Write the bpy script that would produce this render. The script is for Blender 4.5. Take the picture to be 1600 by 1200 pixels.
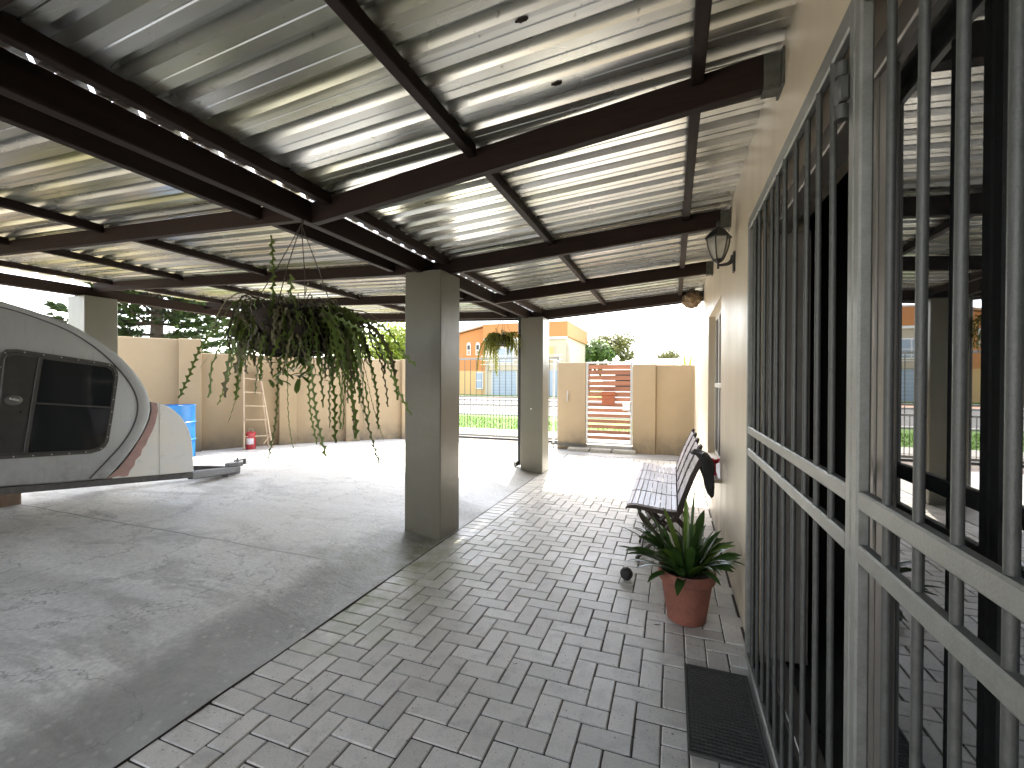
import bpy, math, random
from mathutils import Vector, Matrix, noise
R_ = math.radians
rng = random.Random(7)
scene = bpy.context.scene
for o in list(bpy.data.objects):
    bpy.data.objects.remove(o)
COL = scene.collection

# ------------------------------------------------------------------ camera
cam_d = bpy.data.cameras.new("camera")
cam = bpy.data.objects.new("camera", cam_d)
COL.objects.link(cam)
cam_d.sensor_width = 36.0
cam_d.lens = 690.0 / 1600.0 * 36.0
cam_d.clip_start = 0.02
cam_d.clip_end = 2000
rv = Vector((0.93951157, 0.342491, 0.00423392))
uv = Vector((-0.00625119, 0.00478634, 0.99996901))
fv = Vector((-0.34246012, 0.93950892, -0.0066378))
mm = Matrix((rv, uv, -fv)).transposed().to_4x4()
mm.translation = Vector((0, 0, 1.40))
cam.matrix_world = mm
scene.camera = cam

# ------------------------------------------------------------------ sky and sun
SUN_EL, SUN_AZ = R_(59.0), R_(-12.4)
world = bpy.data.worlds.new("World")
scene.world = world
world.use_nodes = True
wn = world.node_tree
sky = wn.nodes.new("ShaderNodeTexSky")
sky.sky_type = 'NISHITA'
sky.sun_disc = False
sky.sun_elevation = SUN_EL
sky.sun_rotation = SUN_AZ
sky.air_density = 1.0
sky.dust_density = 1.6
sky.ozone_density = 1.0
bg = wn.nodes["Background"]
bg.inputs[1].default_value = 0.15
# thin high cloud, the same all round the sky
wtc = wn.nodes.new("ShaderNodeTexCoord")
wmp = wn.nodes.new("ShaderNodeMapping")
wmp.inputs['Scale'].default_value = (1.2, 1.2, 6.0)
wno = wn.nodes.new("ShaderNodeTexNoise")
wno.inputs['Scale'].default_value = 2.2
wno.inputs['Detail'].default_value = 7
wrm = wn.nodes.new("ShaderNodeMapRange")
wrm.inputs[1].default_value = 0.30
wrm.inputs[2].default_value = 0.72
wrm.inputs[3].default_value = 0.35
wrm.inputs[4].default_value = 0.92
wmx = wn.nodes.new("ShaderNodeMix")
wmx.data_type = 'RGBA'
wbw = wn.nodes.new("ShaderNodeRGBToBW")
wml = wn.nodes.new("ShaderNodeMath")
wml.operation = 'MULTIPLY'
wml.inputs[1].default_value = 1.05
wn.links.new(sky.outputs[0], wbw.inputs[0])
wn.links.new(wbw.outputs[0], wml.inputs[0])
wvm = wn.nodes.new("ShaderNodeMix")
wvm.data_type = 'RGBA'
wvm.blend_type = 'MULTIPLY'
wvm.inputs[0].default_value = 1.0
wvm.inputs[7].default_value = (1.03, 1.0, .955, 1)
wn.links.new(wml.outputs[0], wvm.inputs[6])
wn.links.new(wvm.outputs[2], wmx.inputs[7])
wn.links.new(wtc.outputs['Generated'], wmp.inputs[0])
wn.links.new(wmp.outputs[0], wno.inputs['Vector'])
wn.links.new(wno.outputs[0], wrm.inputs[0])
wn.links.new(wrm.outputs[0], wmx.inputs[0])
wn.links.new(sky.outputs[0], wmx.inputs[6])
wn.links.new(wmx.outputs[2], bg.inputs[0])

sun_d = bpy.data.lights.new("sun", 'SUN')
sun_d.energy = 2.0
sun_d.angle = R_(0.53)
sun_d.color = (1.0, 0.94, 0.84)
sun = bpy.data.objects.new("sun", sun_d)
COL.objects.link(sun)
to_sun = Vector((math.sin(SUN_AZ) * math.cos(SUN_EL), math.cos(SUN_AZ) * math.cos(SUN_EL), math.sin(SUN_EL)))
sun.rotation_euler = to_sun.to_track_quat('Z', 'Y').to_euler()
sun.location = to_sun * 60

scene.view_settings.view_transform = 'Standard'
scene.view_settings.look = 'None'
scene.view_settings.exposure = 3.25
scene.view_settings.gamma = 1.0
scene.view_settings.use_curve_mapping = False
scene.render.engine = 'CYCLES'
cy = scene.cycles
cy.max_bounces = 10
cy.diffuse_bounces = 6
cy.glossy_bounces = 5
cy.transmission_bounces = 6
cy.transparent_max_bounces = 8
cy.sample_clamp_indirect = 8.0
cy.caustics_reflective = False
cy.caustics_refractive = False
cy.use_denoising = True
try:
    cy.denoiser = 'OPENIMAGEDENOISE'
except Exception:
    pass

# ------------------------------------------------------------------ materials
class NT:
    def __init__(s, name):
        s.m = bpy.data.materials.new(name)
        s.m.use_nodes = True
        s.t = s.m.node_tree
        s.b = s.t.nodes["Principled BSDF"]
    def n(s, kind, **kw):
        nd = s.t.nodes.new("ShaderNode" + kind)
        for k, v in kw.items():
            setattr(nd, k, v)
        return nd
    def l(s, a, b):
        s.t.links.new(a, b)
    def pos(s, scale=(1, 1, 1), rot=0.0, kind='pos'):
        if kind == 'pos':
            src = s.n("NewGeometry").outputs['Position']
        else:
            src = s.n("TexCoord").outputs['Object']
        mp = s.n("Mapping")
        mp.inputs['Scale'].default_value = scale
        mp.inputs['Rotation'].default_value = (0, 0, rot)
        s.l(src, mp.inputs[0])
        return mp.outputs[0]
    def noise(s, vec, scale, detail=5, rough=.55, dist=0.0):
        nd = s.n("TexNoise")
        nd.inputs['Scale'].default_value = scale
        nd.inputs['Detail'].default_value = detail
        nd.inputs['Roughness'].default_value = rough
        nd.inputs['Distortion'].default_value = dist
        s.l(vec, nd.inputs['Vector'])
        return nd.outputs[0]
    def voro(s, vec, scale, out=0):
        nd = s.n("TexVoronoi")
        nd.inputs['Scale'].default_value = scale
        s.l(vec, nd.inputs['Vector'])
        return nd.outputs[out]
    def rng(s, v, a, b, c=0., d=1.):
        nd = s.n("MapRange")
        nd.clamp = True
        nd.inputs[1].default_value = a
        nd.inputs[2].default_value = b
        nd.inputs[3].default_value = c
        nd.inputs[4].default_value = d
        s.l(v, nd.inputs[0])
        return nd.outputs[0]
    def math(s, op, a, b):
        nd = s.n("Math", operation=op)
        for i, v in enumerate((a, b)):
            if hasattr(v, 'default_value'):
                s.l(v, nd.inputs[i])
            else:
                nd.inputs[i].default_value = v
        return nd.outputs[0]
    def mix(s, fac, a, b, mode='MIX'):
        nd = s.n("Mix", data_type='RGBA', blend_type=mode)
        for i, v in ((0, fac), (6, a), (7, b)):
            if hasattr(v, 'default_value'):
                s.l(v, nd.inputs[i])
            elif i == 0:
                nd.inputs[0].default_value = v
            else:
                nd.inputs[i].default_value = (*v, 1)
        return nd.outputs[2]
    def bump(s, h, strength=.3, dist=.01):
        nd = s.n("Bump")
        nd.inputs['Strength'].default_value = strength
        nd.inputs['Distance'].default_value = dist
        s.l(h, nd.inputs['Height'])
        s.l(nd.outputs[0], s.b.inputs['Normal'])
    def done(s, col=None, rough=.6, metal=0., spec=.5, ior=None):
        b = s.b
        if col is not None:
            if hasattr(col, 'default_value'):
                s.l(col, b.inputs['Base Color'])
            else:
                b.inputs['Base Color'].default_value = (*col, 1)
        if hasattr(rough, 'default_value'):
            s.l(rough, b.inputs['Roughness'])
        else:
            b.inputs['Roughness'].default_value = rough
        b.inputs['Metallic'].default_value = metal
        b.inputs['Specular IOR Level'].default_value = spec
        if ior:
            b.inputs['IOR'].default_value = ior
        return s.m

def dim(c, f):
    return tuple(min(1, x * f) for x in c)

def simple(name, col, rough=.6, metal=0., var=.25, scale=6., bump=.0, bscale=80., kind='pos', spec=.5, stretch=(1, 1, 1), rnd=0.0, ior=None):
    """base colour broken up by two noises, with fine bump"""
    t = NT(name)
    v = t.pos(stretch, kind=kind)
    n1 = t.noise(v, scale, 6, .6)
    n2 = t.noise(v, scale * 7, 4, .6)
    f = t.math('ADD', t.math('MULTIPLY', n1, .65), t.math('MULTIPLY', n2, .35))
    c = t.mix(t.rng(f, .32, .68), dim(col, 1 - var), dim(col, 1 + var))
    if rnd:
        oi = t.n("ObjectInfo")
        c = t.mix(1.0, c, t.mix(oi.outputs['Random'], (1 - rnd,) * 3, (1 + rnd,) * 3), 'MULTIPLY')
    r = t.rng(n1, .3, .7, max(.02, rough - .09), min(1, rough + .09))
    if bump:
        t.bump(t.noise(v, bscale, 3, .6), bump, .004)
    return t.done(c, r, metal, spec, ior)

JOINT_Y = 2.60
def m_concrete(name, ramp=False):
    t = NT(name)
    v = t.pos((1, 1, 1))
    vs = t.pos((.55, 1.5, 1), rot=.45)
    big = t.noise(vs, .9, 7, .62, .6)
    mid = t.noise(vs, 3.2, 6, .65, .4)
    fine = t.noise(v, 38, 4, .7)
    c = t.mix(t.rng(big, .34, .66), (.58, .565, .525), (.80, .78, .73))
    c = t.mix(t.rng(mid, .53, .60, 0, .7), c, (.74, .725, .69))
    c = t.mix(t.rng(t.noise(vs, 1.7, 6, .65, 1.2), .52, .62, 0, .8), c, (.46, .445, .41))
    c = t.mix(t.rng(t.noise(v, .5, 3, .5), .55, .72, 0, .35), c, (.56, .57, .57))
    c = t.mix(t.rng(fine, .40, .66, 0, .36), c, (.20, .195, .18))
    c = t.mix(t.rng(t.noise(v, 95, 3, .7), .56, .70, 0, .5), c, (.70, .685, .65))
    c = t.mix(t.rng(t.noise(t.pos((.7, 4.2, 1), rot=.38), 2.4, 8, .72, .5), .54, .62, 0, .55), c, (.66, .65, .62))
    ln = t.noise(t.pos((1, 1, 1)), 1.1, 6, .6, .2)
    c = t.mix(t.rng(t.math('ABSOLUTE', t.math('SUBTRACT', ln, .5), 0), .0, .006, .65, 0), c, (.17, .165, .155))
    # scattered pale trowel scars
    vo = t.voro(t.pos((.8, 2.2, 1), rot=.5), 2.1)
    c = t.mix(t.math('MULTIPLY', t.rng(vo, .06, .14, 1, 0), t.rng(mid, .4, .6)), c, (.52, .51, .49))
    if ramp:
        rx = t.n("SeparateXYZ")
        t.l(v, rx.inputs[0])
        edge = t.math('ADD', rx.outputs[0], t.math('MULTIPLY', t.math('SUBTRACT', t.noise(v, 2.6, 5, .65), .5), .34))
        rf_ = t.rng(edge, -2.44, -2.26)
        c0 = c
        c = t.mix(.72, c, (.25, .245, .225))
        sp = t.rng(t.voro(v, 20), .16, .30, 1, 0)
        sp = t.math('MULTIPLY', sp, t.rng(t.noise(v, 3.5, 4, .6), .40, .52))
        c = t.mix(t.math('MULTIPLY', sp, .85), c, (.52, .51, .47))
        c = t.mix(t.rng(t.noise(v, 2.2, 5, .65, .5), .5, .66, 0, .7), c, (.47, .46, .43))
    if not ramp:
        jx = t.n("SeparateXYZ")
        t.l(v, jx.inputs[0])
        jy = t.math('ADD', t.math('SUBTRACT', jx.outputs[1], JOINT_Y), t.math('MULTIPLY', t.math('SUBTRACT', t.noise(v, 3, 4, .6), .5), .05))
        c = t.mix(t.rng(t.math('ABSOLUTE', jy, 0), .003, .012, .8, 0), c, (.16, .155, .145))
        c = t.mix(t.math('MULTIPLY', t.rng(t.math('ABSOLUTE', jy, 0), .0, .22, .5, 0), t.rng(t.noise(v, 6, 5, .7), .45, .6)), c, (.24, .235, .215))
    if ramp:
        c = t.mix(rf_, c0, c)
    # moss beside the near pillar and along the paving edge
    geo = t.n("NewGeometry").outputs['Position']
    vd = t.n("VectorMath", operation='DISTANCE')
    t.l(geo, vd.inputs[0])
    vd.inputs[1].default_value = (-2.05, 2.95, .03)
    mo = t.math('MULTIPLY', t.rng(vd.outputs['Value'], .15, .85, 1, 0), t.rng(t.noise(v, 7, 5, .7), .38, .58))
    c = t.mix(t.math('MULTIPLY', mo, .85), c, (.16, .165, .085))
    t.bump(t.math('ADD', t.math('MULTIPLY', fine, .5), mid), .5, .014)
    return t.done(c, t.rng(big, .3, .7, .36, .62), 0, .5)

def m_paver(name, island=False):
    t = NT(name)
    v = t.pos((1, 1, 1))
    if island:
        rnd = t.n("NewGeometry").outputs['Random Per Island']
    else:
        rnd = t.n("ObjectInfo").outputs['Random']
    c = t.mix(rnd, (.52, .50, .455), (.72, .695, .635))
    big = t.noise(v, 2.1, 5, .6)
    c = t.mix(t.rng(big, .35, .7, 0, .5), c, (.66, .635, .58))
    c = t.mix(t.rng(t.noise(v, 9, 5, .65), .5, .75, 0, .5), c, (.29, .285, .275))
    grit = t.noise(v, 160, 2, .7)
    c = t.mix(t.rng(grit, .52, .78, 0, .45), c, (.20, .19, .175))
    c = t.mix(t.rng(t.noise(v, 70, 2, .5), .66, .74, 0, .75), c, (.09, .088, .085))
    # green film on the damp edge course
    sx = t.n("SeparateXYZ")
    t.l(v, sx.inputs[0])
    g = t.math('MULTIPLY', t.rng(sx.outputs[0], -1.80, -1.15, 1, 0), t.rng(sx.outputs[1], 1.5, 2.2, 0, 1))
    g = t.math('MULTIPLY', g, t.rng(sx.outputs[1], 2.7, 4.2, 1, 0))
    g = t.math('MULTIPLY', g, t.rng(t.noise(v, 5, 4, .6), .32, .62))
    c = t.mix(t.math('MULTIPLY', g, .9), c, (.25, .265, .12))
    t.bump(t.math('ADD', grit, t.noise(v, 40, 3, .6)), .3, .003)
    return t.done(c, t.rng(big, .3, .7, .34, .56), 0, .5)

def m_plaster(name, col, smear=.12, rough=.5, spec=.4):
    t = NT(name)
    v = t.pos((1, 1, 1))
    n1 = t.noise(v, 1.3, 5, .6)
    st = t.noise(t.pos((2.2, 2.2, .35)), 3, 5, .6)
    c = t.mix(t.rng(n1, .3, .7), dim(col, 1 - smear), dim(col, 1 + smear))
    c = t.mix(t.rng(st, .5, .85, 0, .16), c, dim(col, .8))
    c = t.mix(t.rng(t.noise(v, 22, 4, .7), .6, .8, 0, .35), c, dim(col, .72))
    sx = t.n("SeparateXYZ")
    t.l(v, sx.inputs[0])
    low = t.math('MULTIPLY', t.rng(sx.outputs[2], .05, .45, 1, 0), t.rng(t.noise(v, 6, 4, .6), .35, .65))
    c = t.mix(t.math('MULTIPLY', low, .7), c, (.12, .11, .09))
    t.bump(t.math('ADD', t.noise(v, 9, 5, .6), t.math('MULTIPLY', t.noise(v, 120, 2, .6), .25)), .22, .012)
    return t.done(c, t.rng(st, .3, .7, rough - .06, rough + .06), 0, spec)

def m_galv_sheet(name, tint=(.70, .70, .675)):
    t = NT(name)
    v2 = t.pos((1, 1, 1))
    n1 = t.noise(t.pos((.35, 5, 1)), 1.5, 3, .5)
    n2 = t.noise(t.pos((.8, 2.5, 1)), 1.3, 3, .5)
    oi = t.n("ObjectInfo").outputs['Random']
    c = t.mix(t.rng(n1, .35, .65), dim(tint, .82), dim(tint, 1.12))
    c = t.mix(1.0, c, t.mix(oi, (.84, .84, .84), (1.12, 1.12, 1.10)), 'MULTIPLY')
    c = t.mix(t.rng(t.noise(v2, 30, 2, .5), .68, .74, 0, .55), c, (.22, .20, .17))
    sx = t.n("SeparateXYZ")
    t.l(v2, sx.inputs[0])
    al = t.math('MULTIPLY', t.rng(t.noise(t.pos((.5, 3.2, 1)), 1.2, 3, .5), .44, .66), t.rng(sx.outputs[0], -.2, -3.0, .22, .75))
    c = t.mix(al, c, (.55, .53, .26))
    t.bump(n2, .02, .02)
    return t.done(c, t.rng(n2, .3, .7, .22, .32), .78, .5)

def m_wood(name, col, rough=.55, axis='x', var=.3, spec=.4):
    st = {'x': (.6, 14, 14), 'y': (14, .6, 14), 'z': (14, 14, .6)}[axis]
    t = NT(name)
    v = t.pos(st)
    g = t.noise(v, 3, 6, .65, .3)
    b = t.noise(t.pos((1, 1, 1)), 2.2, 4, .6)
    oi = t.n("ObjectInfo").outputs['Random']
    c = t.mix(t.rng(g, .3, .7), dim(col, 1 - var), dim(col, 1 + var))
    c = t.mix(t.rng(b, .5, .8, 0, .4), c, dim(col, 1.7))
    c = t.mix(1.0, c, t.mix(oi, (.8, .8, .8), (1.25, 1.22, 1.2)), 'MULTIPLY')
    t.bump(g, .25, .006)
    return t.done(c, t.rng(g, .3, .7, rough - .1, rough + .1), 0, spec)

def m_leaf(name, col, rough=.45, var=.5, trans=.25):
    t = NT(name)
    g = t.n("NewGeometry").outputs['Random Per Island']
    v = t.pos((1, 1, 1))
    n1 = t.noise(v, 9, 3, .6)
    f = t.math('ADD', t.math('MULTIPLY', g, .6), t.math('MULTIPLY', n1, .5))
    c = t.mix(t.rng(f, .2, .9), dim(col, 1 - var), (min(1, col[0] * (1 + var)), min(1, col[1] * (1 + var)), col[2]))
    m = t.done(c, rough, 0, .4)
    tr = t.n("BsdfTranslucent")
    t.l(c, tr.inputs[0])
    mx = t.n("MixShader")
    mx.inputs[0].default_value = trans
    t.l(t.b.outputs[0], mx.inputs[1])
    t.l(tr.outputs[0], mx.inputs[2])
    t.l(mx.outputs[0], t.t.nodes["Material Output"].inputs[0])
    return m

MT = {}
MT['concrete'] = m_concrete("concrete_floor")
MT['ramp'] = m_concrete("concrete_ramp", True)
MT['paver'] = m_paver("paver_block")
MT['paver_i'] = m_paver("paver_blocks", True)
MT['bed'] = simple("jointing_sand", (.075, .068, .06), .9, var=.4, scale=20, bump=.5)
MT['wall'] = m_plaster("house_plaster", (.64, .55, .415), .08, .42, .5)
MT['bwall'] = m_plaster("boundary_plaster", (.315, .240, .148), .07, .65, .3)
MT['column'] = m_plaster("pillar_paint", (.150, .146, .112), .10, .36, .45)
MT['sheet'] = m_galv_sheet("galvanised_sheet")
MT['timber_x'] = m_wood("dark_timber_across", (.024, .015, .012), .65, 'x', .3, .18)
MT['timber_y'] = m_wood("dark_timber_along", (.024, .015, .012), .65, 'y', .3, .18)
MT['galv'] = simple("galvanised_steel", (.235, .238, .222), .5, .5, .22, 30, .15, 200)
MT['galv_dull'] = simple("galvanised_bar", (.085, .088, .083), .5, .4, .25, 40, .2, 260)
MT['alu'] = simple("bronze_aluminium", (.24, .22, .20), .4, .5, .1, 8)
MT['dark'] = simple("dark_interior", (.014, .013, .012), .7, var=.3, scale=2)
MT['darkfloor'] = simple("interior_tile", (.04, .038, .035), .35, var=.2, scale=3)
MT['black'] = simple("black_paint", (.018, .018, .018), .4, .0, .3, 20, .1, 120)
MT['bracket'] = simple("bracket_steel", (.10, .105, .09), .6, .4, .5, 30, .3, 150)
MT['terracotta'] = simple("terracotta", (.22, .082, .055), .7, var=.35, scale=9, bump=.15, bscale=120)
MT['soil'] = simple("soil", (.03, .022, .016), .95, var=.5, scale=40, bump=.8, bscale=60)
MT['clivia'] = m_leaf("strap_leaf", (.035, .075, .022), .28, .45, .12)
MT['clivia2'] = m_leaf("strap_leaf_pale", (.10, .17, .03), .32, .3, .25)
MT['rick'] = m_leaf("zigzag_stem", (.105, .155, .045), .5, .45, .42)
MT['rick_dry'] = m_leaf("zigzag_stem_dry", (.10, .095, .065), .7, .4, .12)
MT['rick_sunlit'] = m_leaf("zigzag_stem_sunlit", (.15, .16, .03), .5, .4, .4)  # yellower copy of the stem colour, sunlight through the stems painted in
MT['coir'] = simple("coir", (.022, .016, .011), .95, var=.5, scale=25, bump=.9, bscale=70)
MT['wire'] = simple("hanger_wire", (.06, .05, .045), .6, .5)
MT['grey_paint'] = None
MT['rubber'] = simple("black_rubber", (.062, .060, .055), .75, var=.3, scale=25, bump=.2)
MT['chairwood'] = m_wood("pale_sheen_slats", (.46, .43, .46), .34, 'y', .14)  # pale lavender sheen on the slats is put into this base colour
MT['chairdark'] = m_wood("dark_chair_frame", (.030, .020, .016), .45, 'z')
MT['slat'] = m_wood("gate_slat_wood", (.30, .13, .075), .5, 'x', .22)
MT['boxwood'] = m_wood("letterbox_wood", (.27, .085, .04), .4, 'x', .2)
MT['white'] = simple("white_paint", (.74, .73, .70), .5, var=.06, scale=3)
MT['steel'] = simple("pale_steel", (.50, .50, .49), .4, .6, .15, 10)
MT['blue'] = simple("blue_drum_paint", (.025, .18, .48), .35, var=.15, scale=5)
MT['red'] = simple("red_tin", (.35, .02, .03), .4, var=.15, scale=8)
MT['ladder'] = m_wood("ladder_wood", (.42, .33, .24), .6, 'z', .2)
MT['straw'] = simple("nest_straw", (.20, .14, .085), .95, var=.55, scale=25, bump=1.0, bscale=45)
MT['orange'] = simple("orange_plaster", (.47, .20, .065), .8, var=.06, scale=.6)
MT['sand'] = simple("sand_plaster", (.56, .37, .16), .8, var=.06, scale=.6)
MT['cream'] = simple("cream_plaster", (.46, .40, .30), .8, var=.05, scale=.6)
MT['bluegrey'] = simple("garage_door", (.30, .36, .43), .5, var=.06, scale=1)
MT['rooftile'] = simple("roof_tile", (.42, .27, .17), .8, var=.15, scale=3)
MT['winglass'] = simple("window_glass", (.012, .014, .016), .05, 0, .1, 1, ior=1.4)
MT['asphalt'] = simple("asphalt", (.10, .098, .095), .85, var=.12, scale=1.5, bump=.3, bscale=40)
MT['ground'] = simple("bare_ground", (.20, .17, .12), .95, var=.25, scale=.6)
MT['lawn'] = simple("lawn_soil", (.07, .14, .012), .9, var=.35, scale=3)
MT['grass'] = m_leaf("grass_blade", (.09, .19, .010), .6, .35, .3)
MT['bark'] = simple("bark", (.075, .055, .04), .9, var=.4, scale=8, bump=.7, bscale=30)
MT['leaf_y'] = m_leaf("yellow_green_leaf", (.19, .24, .025), .5, .35, .35)
MT['leaf_g'] = m_leaf("green_leaf", (.09, .15, .04), .5, .45, .3)
MT['leaf_d'] = m_leaf("conifer_leaf", (.045, .075, .028), .6, .5, .15)
MT['leaf_o'] = m_leaf("olive_leaf", (.15, .15, .055), .5, .4, .25)
MT['agave'] = m_leaf("sword_leaf", (.20, .27, .07), .45, .3, .3)
MT['flower'] = simple("red_fabric", (.60, .03, .05), .7, var=.25, scale=30)
MT['jacket'] = simple("dark_cloth", (.014, .014, .015), .85, var=.4, scale=15, bump=.4, bscale=50)
MT['deadleaf'] = simple("dead_leaf", (.035, .025, .02), .8, var=.3, scale=40)

def m_bricks(name):
    t = NT(name)
    v = t.pos((1, 1, 1))
    br = t.n("TexBrick")
    t.l(v, br.inputs['Vector'])
    br.inputs['Scale'].default_value = 4.5
    br.inputs['Color1'].default_value = (.24, .20, .17, 1)
    br.inputs['Color2'].default_value = (.33, .28, .24, 1)
    br.inputs['Mortar'].default_value = (.11, .10, .09, 1)
    br.inputs['Mortar Size'].default_value = .012
    return t.done(br.outputs[0], .8)
MT['apron'] = m_bricks("street_paving")

def m_glassdoor():
    t = NT("tinted_door_glass")
    v = t.pos((1, 1, 1))
    t.bump(t.noise(v, 1.3, 2, .5), .02, .01)
    return t.done((.008, .009, .010), .015, 0, .5, 2.8)
MT['doorglass'] = m_glassdoor()

def m_lampglass():
    t = NT("seeded_lamp_glass")
    t.b.inputs['Base Color'].default_value = (.75, .75, .70, 1)
    t.b.inputs['Roughness'].default_value = .12
    t.bump(t.noise(t.pos((1, 1, 1)), 60, 2, .5), .3, .005)
    tr = t.n("BsdfTransparent")
    tr.inputs[0].default_value = (.9, .9, .86, 1)
    mx = t.n("MixShader")
    mx.inputs[0].default_value = .38
    t.l(tr.outputs[0], mx.inputs[1])
    t.l(t.b.outputs[0], mx.inputs[2])
    t.l(mx.outputs[0], t.t.nodes["Material Output"].inputs[0])
    return t.m
MT['lampglass'] = m_lampglass()

def m_caravan():
    t = NT("caravan_grey_primer")
    v = t.pos((1, 1, 1))
    n1 = t.noise(v, 1.6, 5, .6)
    c = t.mix(t.rng(n1, .3, .7), (.34, .36, .37), (.42, .435, .44))
    c = t.mix(t.rng(t.noise(t.pos((1, .7, 6)), 2.5, 4, .6), .58, .75, 0, .45), c, (.34, .385, .45))
    c = t.mix(t.rng(t.noise(v, 30, 4, .75), .70, .76, 0, .8), c, (.42, .42, .40))
    c = t.mix(t.rng(t.noise(v, 14, 4, .7), .64, .72, 0, .5), c, (.17, .17, .165))
    c = t.mix(t.rng(t.noise(t.pos((1, 3, .8)), 5, 6, .7, .6), .60, .68, 0, .45), c, (.50, .50, .48))
    c = t.mix(t.rng(t.noise(t.pos((1, 9, 1.2)), 4, 5, .65), .55, .75, 0, .35), c, (.22, .225, .225))
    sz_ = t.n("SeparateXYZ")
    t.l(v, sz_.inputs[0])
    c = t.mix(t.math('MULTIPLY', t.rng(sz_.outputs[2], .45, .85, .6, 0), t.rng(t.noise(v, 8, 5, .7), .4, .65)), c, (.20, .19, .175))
    t.bump(n1, .1, .01)
    return t.done(c, .55, 0, .4)
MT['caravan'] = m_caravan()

def m_nose():
    t = NT("caravan_nose_filler")
    v = t.pos((1, 1, 1))
    c = t.mix(t.rng(t.noise(v, 3, 5, .6), .35, .65), (.78, .80, .80), (.84, .82, .76))
    c = t.mix(t.rng(t.noise(v, 9, 5, .7), .58, .72, 0, .5), c, (.52, .50, .45))
    c = t.mix(t.rng(t.noise(v, 40, 3, .7), .68, .74, 0, .5), c, (.38, .37, .35))
    return t.done(c, .6, 0, .3)
MT['nose'] = m_nose()
MT['pink'] = simple("pink_primer", (.42, .27, .25), .7, var=.18, scale=12)

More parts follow.
